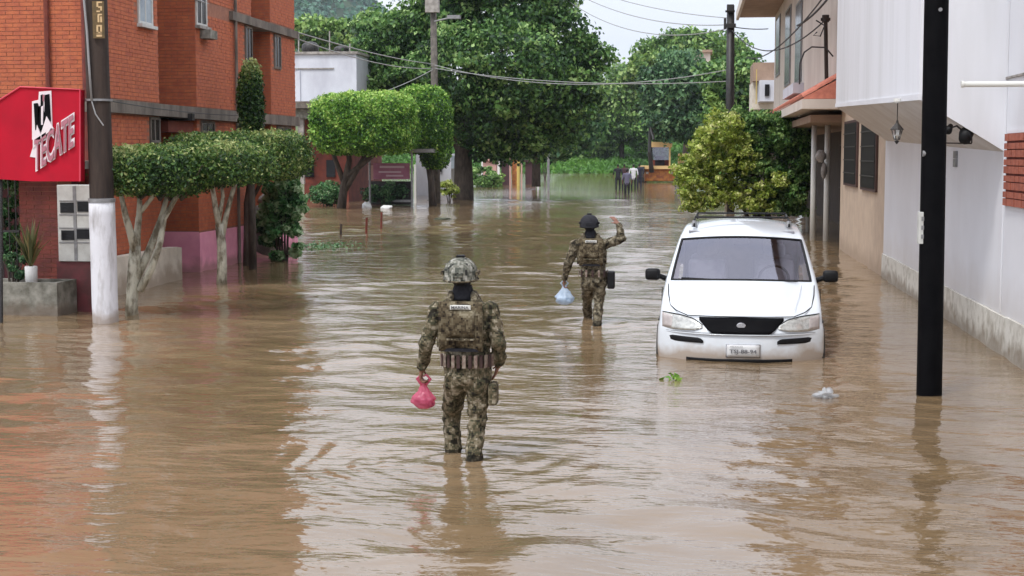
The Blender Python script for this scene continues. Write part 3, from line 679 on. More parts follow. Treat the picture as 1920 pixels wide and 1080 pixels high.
leafmesh('crown', pts, .07, 'leafclip', t3, o, .45, np.clip(v-.12+.6*np.clip((pts[:, 2]-c[2]-.25)/.4, 0, 1), 0, 1))
mb = MB()
t4 = thing('clipped_tree', 'dark slim trunk tree at the end of the brick block behind the second clipped tree', 'tree', (P(463, 450, 29.8)[0], 29.8, 0), 'clipped street trees along the left kerb')
limb(mb, [P(x, y, 29.8) for x, y in ((462, 500), (463, 440), (464, 380), (470, 330))], [.075, .07, .07, .05]); limb(mb, [P(x, y, 29.9) for x, y in ((464, 390), (485, 350), (505, 320))], [.045, .04, .02])
mb.build('trunk', 'darkbark', t4, smooth=True)
mk_crown(t4, [(455, 262, 560, 335, 29.9, .9, 1.)], 12000, .065, 'leafclip')
# broad-leaf bush with whitewashed stones behind
Yb = 31.1
bs = thing('broadleaf_bush', 'dark green broad leaved bush standing in water at the brick block corner', 'bush', G(530, 490))
L_ = [(530, 352, 26, 26), (522, 400, 30, 34), (545, 402, 24, 34), (530, 450, 38, 34), (500, 420, 26, 20), (548, 380, 18, 20)]
pts, o, v = lobes_pts([(*P(x, y, Yb), rx*S(Yb), .4, ry*S(Yb)) for x, y, rx, ry in L_], 5200, .12)
leafmesh('foliage', pts, .15, 'leafbroad', bs, o, .35, v+.20, aspect=.65)
mb = MB()
for i in range(5): mb.tube([P(530+4*i-8, 490, Yb), P(526+6*i-10, 430, Yb), P(520+9*i-12, 360, Yb)], [.03, .022, .01], 6)
mb.build('stem', 'darkbark', bs)
sw = thing('whitewashed_stones', 'pile of pale whitewashed stones behind the broad leaved bush', 'stones', G(505, 470))
for i, (x, y, r_) in enumerate(((490, 430, 20), (486, 400, 16), (508, 398, 18), (512, 430, 20), (500, 455, 24), (552, 395, 13), (497, 376, 13), (552, 378, 9))):
    c = P(x, y, Yb+.6); blob('', c, (r_*S(Yb), .2, r_*S(Yb)), '', seed=i*7, amp=.35, n=10).build('stone', 'stonewhite', sw, smooth=True)

# ------------------------------------------------------------------ WHITE HOUSE BEHIND THE BLOCK
Yw = 72.
wh = thing('white_house', 'flat roofed white two storey house with dark red brick ground floor beyond the brick block', 'house', (P(600, 292, Yw)[0], Yw, 0))
a = P(540, 190, Yw); b = P(700, 101, Yw)
b = P(668, 101, Yw); bx(a[0]-2, b[0], Yw, Yw+9, a[2], b[2]).build('upper_storey', 'whitehouse', wh)
bx(a[0]-2.1, b[0]+.1, Yw-.12, Yw+9.1, b[2], b[2]+.12).build('roof_edge', 'stonewhite', wh)
px_box(540, 127, 626, 130, Yw-.06, .055).build('string_course', 'stonewhite', wh)
px_box(558, 133, 562, 190, Yw-.08, .075).build('drainpipe', 'whitehouse', wh)
px_box(540, 192, 640, 203, Yw-1.6, 1.55).build('slab', 'ledge', wh)
px_box(540, 204, 640, 222, Yw-1.2, 1.1).build('lintel', 'concrete', wh)
px_box(560, 222, 569, 345, Yw-1.1, .2).build('column', 'stonewhite', wh)
a = P(571, 420, Yw); b = P(652, 223, Yw); bx(a[0], b[0], Yw+.05, Yw+8, -.3, b[2]).build('ground_floor_wall', 'darkred', wh)
for x0 in (572, 612): 
    px_box(x0, 300, x0+16, 332, Yw-.02, .06).build('window', 'darkglass', wh)
for (x, y0) in ((560, 62), (618, 58), (656, 82)):
    q = P(x, 102, Yw+2); q2 = P(x, y0, Yw+2); MB().tube([q, q2], .035, 6).build('roof_mast', 'stonewhite', wh)
for (x0, x1, y0) in ((566, 598, 78), (626, 655, 86)):
    c = P((x0+x1)/2, 101, Yw+4); r_ = (x1-x0)/2*S(Yw+4); h_ = (101-y0)*S(Yw+4)
    MB().lathe((c[0], c[1], c[2]), [(r_, 0), (r_, h_*.7), (r_*.7, h_*.9), (r_*.3, h_)], 16).build('water_tank', 'blackmetal', wh, smooth=True)

# ------------------------------------------------------------------ FAR LEFT: clipped ficus, shelter, poles, big tree
def tree(name, label, base, trunk, lobes, n, size, matn, barkm='darkbark', clump=.5, group=None, fill=.25, cat='tree', outmix=.45, aspect=.6, shift=0.):
    t = thing(name, label, cat, base, group); mb = MB()
    for pts, rs in trunk: limb(mb, pts, rs, 12)
    mb.build('trunk', barkm, t, smooth=True)
    p_, o_, v_ = lobes_pts(lobes, n, clump, fill=fill)
    leafmesh('crown', p_, size, matn, t, o_, outmix, v_+shift, aspect=aspect)
    return t
def LB(lst, Y, ry=None, dy=None):
    r = []
    for i, l in enumerate(lst):
        x, y, rx = l[:3]; rz = l[3] if len(l) > 3 else rx
        Yi = Y+(l[4] if len(l) > 4 else 0); c = P(x, y, Yi); s = S(Yi); r.append((*c, rx*s, (ry or rx*s), rz*s))
    return r
ff = thing('clipped_ficus', 'large bright green box clipped tree with dark trunk, left of the shelter', 'tree', G(645, 388), 'large clipped trees by the shelter')
mb = MB(); Yf = 63.5
for pl_ in ([(640, 392), (645, 345), (655, 300), (650, 270)], [(645, 360), (668, 320), (690, 280)], [(648, 350), (632, 310), (620, 275)], [(652, 330), (700, 290), (735, 270)]):
    limb(mb, [P(x, y, Yf) for x, y in pl_], list(np.linspace(.22 if pl_[0][1] > 380 else .14, .08, len(pl_))))
mb.build('trunk', 'darkbark', ff, smooth=True)
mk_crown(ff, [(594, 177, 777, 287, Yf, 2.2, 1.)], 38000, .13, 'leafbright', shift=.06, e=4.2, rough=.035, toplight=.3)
f2 = thing('clipped_ficus', 'taller bright green clipped tree just right of the largest box clipped tree', 'tree', (P(800, 380, 67)[0], 67, 0), 'large clipped trees by the shelter')
limb(mb2 := MB(), [P(x, y, 67) for x, y in ((812, 392), (808, 340), (800, 290))], [.2, .16, .12]); mb2.build('trunk', 'darkbark', f2, smooth=True)
mk_crown(f2, [(745, 164, 843, 285, 67, 1.9, .75), (790, 230, 843, 315, 67.5, 1.2, .25)], 24000, .13, 'leafbright', shift=-.13, e=3.0, rough=.04, toplight=.3)
# bus shelter
YH = 65.5
sh = thing('street_shelter', 'grey flat roofed street shelter with a faded pink banner under the clipped trees', 'shelter', G(772, 386))
px_box(690, 279, 812, 286, YH, 2.2).build('roof', 'greymetal', sh)
for x in (693, 772):
    q = P(x, 282, YH+.1); MB().tube([(q[0], q[1], -.3), q], .05, 8).build('post', 'greymetal', sh)
q = P(808, 282, YH+2); MB().tube([(q[0], q[1], -.3), q], .05, 8).build('post', 'greymetal', sh)
px_box(700, 306, 768, 336, YH+.6, .05).build('banner', 'bannerpink', sh)
for (x0, x1, y0, y1) in ((712, 758, 311, 315), (710, 752, 321, 324), (724, 756, 328, 331)): px_box(x0, y0, x1, y1, YH+.58, .015).build('banner_stripe', 'bannertext', sh)
px_box(690, 310, 700, 338, YH+.7, .05).build('banner', 'pinkpost', sh)
px_box(694, 340, 770, 384, YH+1.9, .1).build('back_panel', 'blackmetal', sh)
px_box(731, 375, 768, 379, YH+.9, .6).build('bench', 'greymetal', sh)
for (x, y, w_, h_, lab) in ((688, 385, 9, 8, 'white plastic bag floating at the foot of the shelter'), (724, 388, 11, 5, 'flat cream tub floating before the shelter')):
    c = G(x, y+4); one('floating_litter', lab, 'litter', blob('', (c[0], c[1], .05), (w_*S(c[1]), .2, h_*S(c[1])), '', seed=x, amp=.5, n=8), 'potwhite', smooth=True)
px_box(775, 309, 780, 337, 69, .1)
one('white_gate_post', 'narrow white post right of the shelter post', 'post', MB().box(P(776, 300, 70)[0], P(780, 300, 70)[0], 70, 70.1, -.3, P(0, 308, 70)[2]), 'whitepvc')
hh = thing('hidden_house', 'pale lilac house wall seen between the shelter and the big tree trunk', 'house', (P(835, 340, 84)[0], 84, 0))
px_box(780, 288, 850, 372, 84, 3).build('wall', 'whitehouse', hh)
px_box(846, 292, 860, 330, 83, .6).build('doorway', 'paleglass', hh)
px_box(846, 316, 852, 345, 80, .1).build('white_panel', 'potwhite', hh)
px_box(800, 306, 828, 322, 83.9, .08).build('window', 'darkglass', hh)
# dark garden hedge masses
shrub('garden_shrub', 'green shrub left of the clipped tree trunk below the dark red wall', P(612, 365, 66), (.75, .6, .55), 3500, .12, 'leafbroad', clump=.2)
shrub('garden_shrub', 'small dark shrub in the shadow beneath the shelter', P(720, 360, 66.5), (1.1, .4, .45), 2500, .12, 'leafdark', clump=.2)
shrub('yellow_shrub', 'yellow green young plant at the foot of the big dark tree', P(842, 355, 72), (.45, .4, .45), 1500, .13, 'leafyellow', clump=.15)
MB()
# mid pole with transformer
Yp = 70.
p0 = G(820, 378); up2 = thing('utility_pole', 'grey concrete utility pole with a pale box on top before the big tree', 'utility pole', (P(816, 292, Yp)[0], Yp, 0))
b_ = P(818, 385, Yp); t_ = P(812, -20, Yp)
MB().tube([(b_[0], b_[1], -.3), t_], [.22, .14], 12).build('shaft', 'polegrey', up2, smooth=True)
px_box(797, -4, 822, 23, Yp-.45, .35).build('transformer_box', 'stonewhite', up2)
MB().tube([P(815, 40, Yp-.2), P(845, 33, Yp-1)], .04, 6).build('lamp_arm', 'wirelight', up2)
px_box(838, 28, 862, 35, Yp-1.2, .4).build('lamp_head', 'greymetal', up2)
# the big tree
Yt = 75.7
L_ = [(706, 120, 52, 48), (690, 160, 42, 34), (722, 68, 52, 44), (770, 60, 60, 52), (830, 45, 70, 60), (900, 20, 90, 80, 2), (985, 30, 85, 70), (1045, 70, 60, 52), (1085, 120, 52, 50), (1105, 95, 32, 32),
      (770, 120, 75, 60), (860, 130, 90, 80, -3), (955, 130, 95, 85, -3), (1035, 170, 75, 75), (900, 215, 70, 62, -2), (985, 232, 70, 58), (840, -40, 90, 60), (950, -60, 110, 70), (1040, 5, 42, 36),
      (1075, 190, 52, 55), (1045, 245, 48, 45, 3), (930, 262, 60, 38), (830, 210, 50, 50, 2), (790, 160, 50, 30), (1000, 270, 40, 25)]
tk = [([P(x, y, Yt) for x, y in ((868, 392), (868, 350), (868, 300), (872, 250), (880, 200))], [.62, .50, .46, .45, .35]),
      ([P(x, y, Yt) for x, y in ((869, 290), (835, 230), (790, 170), (740, 120))], [.3, .22, .16, .08]),
      ([P(x, y, Yt) for x, y in ((870, 280), (915, 220), (970, 170), (1040, 130))], [.3, .24, .18, .08]),
      ([P(x, y, Yt) for x, y in ((876, 240), (880, 150), (890, 60))], [.28, .2, .1])]
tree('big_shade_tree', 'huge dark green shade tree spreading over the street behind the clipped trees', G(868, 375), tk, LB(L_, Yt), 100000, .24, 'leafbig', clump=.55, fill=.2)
# second tree behind, low, right
tree('shade_tree', 'smaller dark tree under the right edge of the huge shade tree', (P(1010, 292, 100)[0], 100, 0),
     [([P(x, y, 100) for x, y in ((1005, 350), (1005, 300), (1008, 250))], [.3, .28, .2])],
     LB([(1000, 262, 45, 30), (1050, 250, 45, 40), (1085, 235, 40, 45), (1040, 285, 30, 14), (960, 275, 60, 20)], 100), 14000, .34, 'leafdark', clump=.6)
# stalls / posts row
Yq = 112.
po = [(904, 300, 340, 'whitepvc', 3, 'white post beside the big tree trunk'), (935, 297, 345, 'whitepvc', 5, 'white fence post at the flooded left roadside'), (957, 296, 330, 'pinkpost', 4, 'short pinkish post in the roadside row'),
      (972, 293, 345, 'yellowpost', 6, 'yellow painted post in the roadside row'), (978, 300, 340, 'pinkpost', 3, 'orange tinted thin post beside the yellow one'), (1009, 292, 334, 'clothwhite', 4, 'tall grey post farthest right in the roadside row')]
for x, y0, y1, m_, w_, lab in po:
    q = P(x, y0, Yq); one('roadside_post', lab, 'post', MB().tube([(q[0], Yq, -.3), q], w_*S(Yq)/2, 8), m_, group='posts along the flooded left roadside')
for i, (x0, x1, y0, y1, m_, lab) in enumerate(((905, 930, 298, 322, 'pinkpost', 'faded pink tarp stall behind the white posts'), (940, 953, 300, 335, 'clothplum', 'plum coloured stall panel between white and pink posts'),
                                      (960, 970, 296, 332, 'orange', 'orange brown board leaning beside the yellow post'), (985, 1003, 300, 328, 'clothplum', 'dark plum crate stack right of the yellow post'))):
    a = P(x0, y1, Yq+3+i); b = P(x1, y0, Yq+3+i)
    mb = MB().box(a[0], b[0], Yq+3+i, Yq+4+i, -.3, b[2]-.15).box(a[0]-.1, b[0]+.1, Yq+2.8+i, Yq+4.2+i, b[2]-.148, b[2])
    one('market_stall', lab, 'stall', mb, m_)
shrub('roadside_shrub', 'green shrub beside the white post under the big tree', P(905, 335, 108), (.9, .8, .9), 2500, .2, 'leafbig', clump=.3)
shrub('roadside_shrub', 'bright light green round shrub at the end of the stall row', P(1022, 287, 140), (1.1, 1., .75), 2500, .22, 'leafbright', clump=.3)
shrub('roadside_shrub', 'pale green shrub between the two white roadside posts', P(925, 338, 106), (.7, .6, .6), 1500, .2, 'leaffar', clump=.25)

# ------------------------------------------------------------------ FAR CENTRE TREES
def simple_tree(label, x, Y, lst, n, size, m_, ytr, clump=.8, group='trees at the far end of the street', shift=0., name='street_tree'):
    g = float(tz(np.array([P(x, 292, Y)[0]]), np.array([float(Y)]))[0]); c = lst[0]
    b = P(x, 292, Y); b = Vector((b[0], Y, g)); t = P(c[0], c[1], Y)
    return tree(name, label, b, [([b, (b+t)/2+Vector((.4, 0, 0)), t], [.35, .28, .15])], LB(lst, Y), n, size, m_, clump=clump, group=group, shift=shift)
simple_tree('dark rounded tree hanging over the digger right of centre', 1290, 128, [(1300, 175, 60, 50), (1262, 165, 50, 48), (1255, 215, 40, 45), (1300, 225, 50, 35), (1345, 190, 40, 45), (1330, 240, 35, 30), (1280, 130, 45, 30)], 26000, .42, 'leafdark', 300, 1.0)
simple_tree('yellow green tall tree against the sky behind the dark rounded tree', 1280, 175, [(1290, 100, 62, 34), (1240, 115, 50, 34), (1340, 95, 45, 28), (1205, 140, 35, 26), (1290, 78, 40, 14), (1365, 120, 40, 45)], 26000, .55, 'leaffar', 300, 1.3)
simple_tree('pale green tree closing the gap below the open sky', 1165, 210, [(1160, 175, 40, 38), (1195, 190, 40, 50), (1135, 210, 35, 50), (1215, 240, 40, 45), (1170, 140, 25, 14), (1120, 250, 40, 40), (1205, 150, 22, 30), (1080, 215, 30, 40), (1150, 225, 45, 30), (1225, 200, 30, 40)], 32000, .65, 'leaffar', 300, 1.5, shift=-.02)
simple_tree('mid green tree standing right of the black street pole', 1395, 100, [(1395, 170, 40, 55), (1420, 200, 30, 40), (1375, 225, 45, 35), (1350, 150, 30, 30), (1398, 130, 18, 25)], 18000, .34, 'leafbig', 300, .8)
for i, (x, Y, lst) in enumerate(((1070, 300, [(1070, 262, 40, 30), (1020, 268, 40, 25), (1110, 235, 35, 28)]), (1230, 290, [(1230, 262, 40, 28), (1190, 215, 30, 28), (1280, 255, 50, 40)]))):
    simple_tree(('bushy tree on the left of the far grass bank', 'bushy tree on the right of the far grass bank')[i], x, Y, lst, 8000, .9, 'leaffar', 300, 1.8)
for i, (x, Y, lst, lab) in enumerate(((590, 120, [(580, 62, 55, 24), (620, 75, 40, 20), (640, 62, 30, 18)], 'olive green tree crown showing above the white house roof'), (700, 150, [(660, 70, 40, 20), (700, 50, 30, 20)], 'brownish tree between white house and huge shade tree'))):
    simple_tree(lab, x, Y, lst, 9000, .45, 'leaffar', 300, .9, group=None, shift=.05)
# palm-like pale stem and thatch hut, small cream house in trees
ht = thing('thatched_hut', 'dark brown thatched hut roof among the far trees', 'hut', (P(1172, 292, 235)[0], 235, 0))
a, b, c_ = P(1148, 222, 235), P(1200, 222, 235), P(1174, 182, 235)
MB().prism([a, b, c_+Vector((1.2, 0, 0)), c_-Vector((1.2, 0, 0))], (0, 5, 0)).build('roof', 'thatch', ht)
for x in (1153, 1178, 1195): q = P(x, 222, 235.2); MB().tube([(q[0], q[1], 0), q], .18, 6).build('post', 'darkbark', ht)
ch_ = thing('cream_far_house', 'cream house corner peeping out of the green crowns', 'house', (P(1316, 292, 165)[0], 165, 0))
px_box(1300, 97, 1332, 160, 165, 4).build('wall', 'creamupper', ch_); px_box(1296, 93, 1336, 98, 164.5, 5).build('roof', 'brownsoffit', ch_)
px_box(1309, 112, 1322, 132, 164.93, .06).build('window', 'darkglass', ch_)
# ------------------------------------------------------------------ DIGGER
YD = 128.
dg_ = thing('backhoe_digger', 'orange and cream backhoe digger with open framed cab far down the flooded street', 'digger', (P(1238, 292, YD)[0], YD, 0))
px_box(1203, 316, 1272, 340, YD, 2.2).build('body', 'orange', dg_, bevel=.12)
px_box(1200, 311, 1270, 317, YD-.5, 3.0).build('deck', 'machinecream', dg_)
cb = MB()
for (x0, x1, y0, y1, yo) in ((1218, 1221, 272, 316, 0), (1254, 1257.5, 272, 316, 0), (1218, 1221, 272, 316, 1.6), (1254, 1257.5, 272, 316, 1.6)):
    a = P(x0, y1, YD+yo); b = P(x1, y0, YD+yo); cb.box(a[0], b[0], YD+yo, YD+yo+.12, a[2], b[2])
cb.build('cab_frame', 'machinecream', dg_)
px_box(1216, 266, 1260, 276, YD-.15, 2.0).build('cab_roof', 'machinecream', dg_, bevel=.05)
px_box(1221, 276, 1254, 300, YD+.06, .02).build('cab_glass', 'carglass', dg_)
px_box(1228, 293, 1246, 314, YD+.8, .7).build('seat', 'blackcloth', dg_)
px_box(1221, 300, 1254, 314, YD+1.5, .1).build('dashboard', 'darkred', dg_)
for (x, yo, r_) in ((1202, -.3, .95), (1206, 2.0, .7), (1272, -.3, .95), (1270, 2.0, .7)):
    q = P(x, 330, YD+yo); w_ = MB().tube([(q[0]-.3, q[1], .45), (q[0]+.3, q[1], .45)], r_, 18).build('wheel', 'rubber', dg_)
    MB().tube([(q[0]-.31, q[1], .45), (q[0]+.31, q[1], .45)], r_*.45, 14).build('rim', 'machinecream', w_)
MB().tube([P(1222, 322, YD-.6), P(1218, 285, YD-1.4), P(1219, 237, YD-1.2)], [.22, .16, .12], 8).build('boom', 'blackmetal', dg_)
MB().tube([P(1219, 237, YD-1.2), P(1226, 262, YD-2.2)], [.12, .1], 8).build('dipper_arm', 'blackmetal', dg_)
MB().tube([P(1262, 318, YD+2.4), P(1275, 312, YD+3.4), P(1284, 300, YD+4)], .12, 8).build('loader_arm', 'blackmetal', dg_)
px_box(1271, 288, 1298, 310, YD+3.6, 1.).build('loader_bucket', 'machinecream', dg_, bevel=.1)
px_box(1211, 322, 1216, 326, YD-.02, .03).build('headlight', 'potwhite', dg_); px_box(1256, 322, 1261, 326, YD-.02, .03).build('headlight', 'potwhite', dg_)

# ------------------------------------------------------------------ PEOPLE
def ell(vs, fs, a, b, ra, rb, lat=Vector((1, 0, 0)), n=18, capk=1.0):
    a, b = Vector(a), Vector(b); d = (b-a); L_ = d.length; d = d.normalized() if L_ > 1e-6 else Vector((0, 0, 1))
    X = lat-d*lat.dot(d)
    if X.length < .2: X = Vector((0, 1, 0))-d*d.y
    X.normalize(); Y = d.cross(X)
    ra = ra if hasattr(ra, '__len__') else (ra, ra); rb = rb if hasattr(rb, '__len__') else (rb, rb)
    rings = []
    for k in range(5): t = math.pi/2*(k/5); rings.append((a-d*min(ra)*capk*math.cos(t), ra, math.sin(t) or .02))
    rings.append((a, ra, 1)); rings.append(((a+b)/2, ((ra[0]+rb[0])/2, (ra[1]+rb[1])/2), 1)); rings.append((b, rb, 1))
    for k in range(4, -1, -1): t = math.pi/2*(k/5); rings.append((b+d*min(rb)*capk*math.cos(t), rb, math.sin(t) or .02))
    k0 = len(vs)
    for c, r_, s in rings:
        for i in range(n):
            t = 2*math.pi*i/n; vs.append(c+X*r_[0]*s*math.cos(t)+Y*r_[1]*s*math.sin(t))
    for j in range(len(rings)-1):
        for i in range(n): fs.append((k0+j*n+i, k0+j*n+(i+1) % n, k0+(j+1)*n+(i+1) % n, k0+(j+1)*n+i))
    fs.append(tuple(k0+i for i in range(n))[::-1]); fs.append(tuple(k0+(len(rings)-1)*n+i for i in range(n)))
def hand_bones(Wp, d, nrm, side, s=1., curl=.5):
    """palm + four unequal fingers + thumb; d towards the fingers, nrm the way the palm faces, side towards the thumb"""
    d = d.normalized(); nrm = (nrm-d*nrm.dot(d)).normalized(); side = (side-d*side.dot(d)-nrm*side.dot(nrm)).normalized(); B = []
    pe = Wp+d*.085*s
    B.append((Wp+d*.02*s, pe-d*.01*s, (.030*s, .016*s), (.038*s, .014*s), 'skin', side))
    for i, (off, ln) in enumerate(((.030, .92), (.010, 1.), (-.011, .94), (-.030, .76))):
        p = pe+side*off*s; dd = d.copy(); c = 0
        for j, l in enumerate((.043, .027, .021)):
            c += curl*(.55 if j == 0 else .9); dj = (d*math.cos(c)+nrm*math.sin(c)).normalized(); q = p+dj*l*ln*s
            r_ = (.0098, .0090, .0082)[j]*s; B.append((p, q, r_, r_*.93, 'skin', side)); p = q
    p = Wp+d*.028*s+side*.026*s; dj = (d*.55+side*.75+nrm*.35).normalized()
    q = p+dj*.045*s; B.append((p, q, .013*s, .011*s, 'skin', side)); dj = (d*.85+side*.15+nrm*.5).normalized(); B.append((q, q+dj*.032*s, .0105*s, .009*s, 'skin', side))
    return B
def body(name, root, bones, tagm, voxel, folds=.006, seed=0, smooth_it=5):
    vs, fs = [], []
    for a, b, ra, rb, tg, lat in bones: ell(vs, fs, a, b, ra, rb, lat, n=18 if voxel < .015 else 12)
    me = bpy.data.meshes.new('tmp'); me.from_pydata([tuple(v) for v in vs], [], fs); ob = bpy.data.objects.new('tmp', me); COL.objects.link(ob)
    md = ob.modifiers.new('r', 'REMESH'); md.mode = 'VOXEL'; md.voxel_size = voxel; md.adaptivity = 0
    ms = ob.modifiers.new('s', 'SMOOTH'); ms.factor = .5; ms.iterations = smooth_it
    dg = bpy.context.evaluated_depsgraph_get(); dg.update(); m2 = bpy.data.meshes.new_from_object(ob.evaluated_get(dg))
    bpy.data.objects.remove(ob); bpy.data.meshes.remove(me)
    n = len(m2.vertices); V = np.empty(n*3); m2.vertices.foreach_get('co', V); V = V.reshape(-1, 3)
    Nn = np.empty(n*3); m2.vertices.foreach_get('normal', Nn); Nn = Nn.reshape(-1, 3)
    best = np.full(n, 1e9); tag_ = np.zeros(n, int); names = sorted(set(tagm.values())); 
    for a, b, ra, rb, tg, lat in bones:
        a_, b_ = np.array(a), np.array(b); d = b_-a_; t = np.clip(((V-a_)@d)/(d@d+1e-9), 0, 1)
        ra_ = max(ra) if hasattr(ra, '__len__') else ra; rb_ = max(rb) if hasattr(rb, '__len__') else rb
        dist = np.linalg.norm(V-(a_+t[:, None]*d), axis=1)/(ra_*(1-t)+rb_*t)
        u_ = dist < best; best[u_] = dist[u_]; tag_[u_] = names.index(tagm[tg])
    soft = np.array([nm not in ('skin', 'hair') for nm in names])[tag_]
    if folds:
        f_ = np.array([mnoise.noise(Vector((v[0]*9+seed, v[1]*9, v[2]*15)))+.5*mnoise.noise(Vector((v[0]*22, v[1]*22+seed, v[2]*30))) for v in V])
        V = V+Nn*(f_*folds*soft)[:, None]
    V = V-np.array(wloc(root)); m2.vertices.foreach_set('co', V.ravel())
    m2.materials.clear(); m2.name = name
    nf = len(m2.polygons); lv = np.array([p.vertices[0] for p in m2.polygons]); m2.polygons.foreach_set('material_index', tag_[lv]); m2.polygons.foreach_set('use_smooth', [True]*nf); m2.update()
    return link(name, m2, names, root)
XA = Vector((1, 0, 0)); YAx = Vector((0, 1, 0)); ZA = Vector((0, 0, 1))
def curved_panel(c, w_, h_, r_, th, nx=12, nz=8, back=-1, bulge=.01):
    """a padded plate that follows the back: c centre on the surface"""
    mb = MB(); vs = []
    for s in (0, 1):
        for j in range(nz+1):
            for i in range(nx+1):
                u_ = i/nx*2-1; v_ = j/nz*2-1; k_ = (1-abs(u_)**6)*(1-abs(v_)**6)
                x = c[0]+u_*w_/2; z = c[2]+v_*h_/2; y = c[1]-back*(-(r_-math.sqrt(max(r_*r_-(u_*w_/2)**2, 0))))*1. + back*(th*s*(.35+.65*k_)+bulge*s*k_)
                vs.append((x, y, z))
    m_ = (nx+1)*(nz+1); fs = []
    for j in range(nz):
        for i in range(nx):
            a = j*(nx+1)+i; fs.append((a, a+nx+1, a+nx+2, a+1)); a += m_; fs.append((a, a+1, a+nx+2, a+nx+1))
    rim = [i for i in range(nx+1)]+[j*(nx+1)+nx for j in range(1, nz+1)]+[nz*(nx+1)+i for i in range(nx-1, -1, -1)]+[j*(nx+1) for j in range(nz-1, 0, -1)]
    for i in range(len(rim)): a, b = rim[i], rim[(i+1) % len(rim)]; fs.append((a, b, b+m_, a+m_))
    return mb.add(vs, fs)
def helmet(root, c, r, matn, rimm, nx=26):
    """combat helmet: dome with ear cut, brim, rails and cover band; facing +Y"""
    mb = MB(); vs = []; nj = 10
    for j in range(nj+1):
        for i in range(nx):
            t = 2*math.pi*i/nx; cx_, sy_ = math.cos(t), math.sin(t)
            low = -.30-.22*max(0, -sy_)-.10*abs(cx_)**3+.10*max(0, sy_)
            ph = j/nj; z = low+(1-low)*math.sin(ph*math.pi/2); rad = math.sqrt(max(0, 1-max(z, 0)**2)) if z > 0 else 1+.04*(-z)
            if j == nj: rad = 0.001
            vs.append((c[0]+r[0]*rad*cx_, c[1]+r[1]*rad*sy_, c[2]+r[2]*z))
    fs = [(j*nx+i, j*nx+(i+1) % nx, (j+1)*nx+(i+1) % nx, (j+1)*nx+i) for j in range(nj) for i in range(nx)]
    mb.add(vs, fs); h = mb.build('helmet', matn, root, smooth=True)
    rim = [vs[i] for i in range(nx)]+[vs[0], vs[1]]
    MB().tube(rim, r[0]*.06, 6).build('helmet_rim', rimm, h, smooth=True)
    for sx in (-1, 1): bx(*sorted((c[0]+sx*r[0]*.97, c[0]+sx*r[0]*1.10)), c[1]-r[1]*.5, c[1]+r[1]*.45, c[2]-r[2]*.12, c[2]+r[2]*.12).build('side_rail', rimm, h)
    bx(c[0]-r[0]*.24, c[0]+r[0]*.24, c[1]-r[1]*.2, c[1]+r[1]*.25, c[2]+r[2]*.96, c[2]+r[2]*1.12).build('strobe_light', 'plastic', h, bevel=.005)
    bx(c[0]-r[0]*.3, c[0]+r[0]*.3, c[1]-r[1]*1.06, c[1]-r[1]*.9, c[2]-r[2]*.25, c[2]+r[2]*.1).build('battery_pouch', matn, h, bevel=.006)
    return h
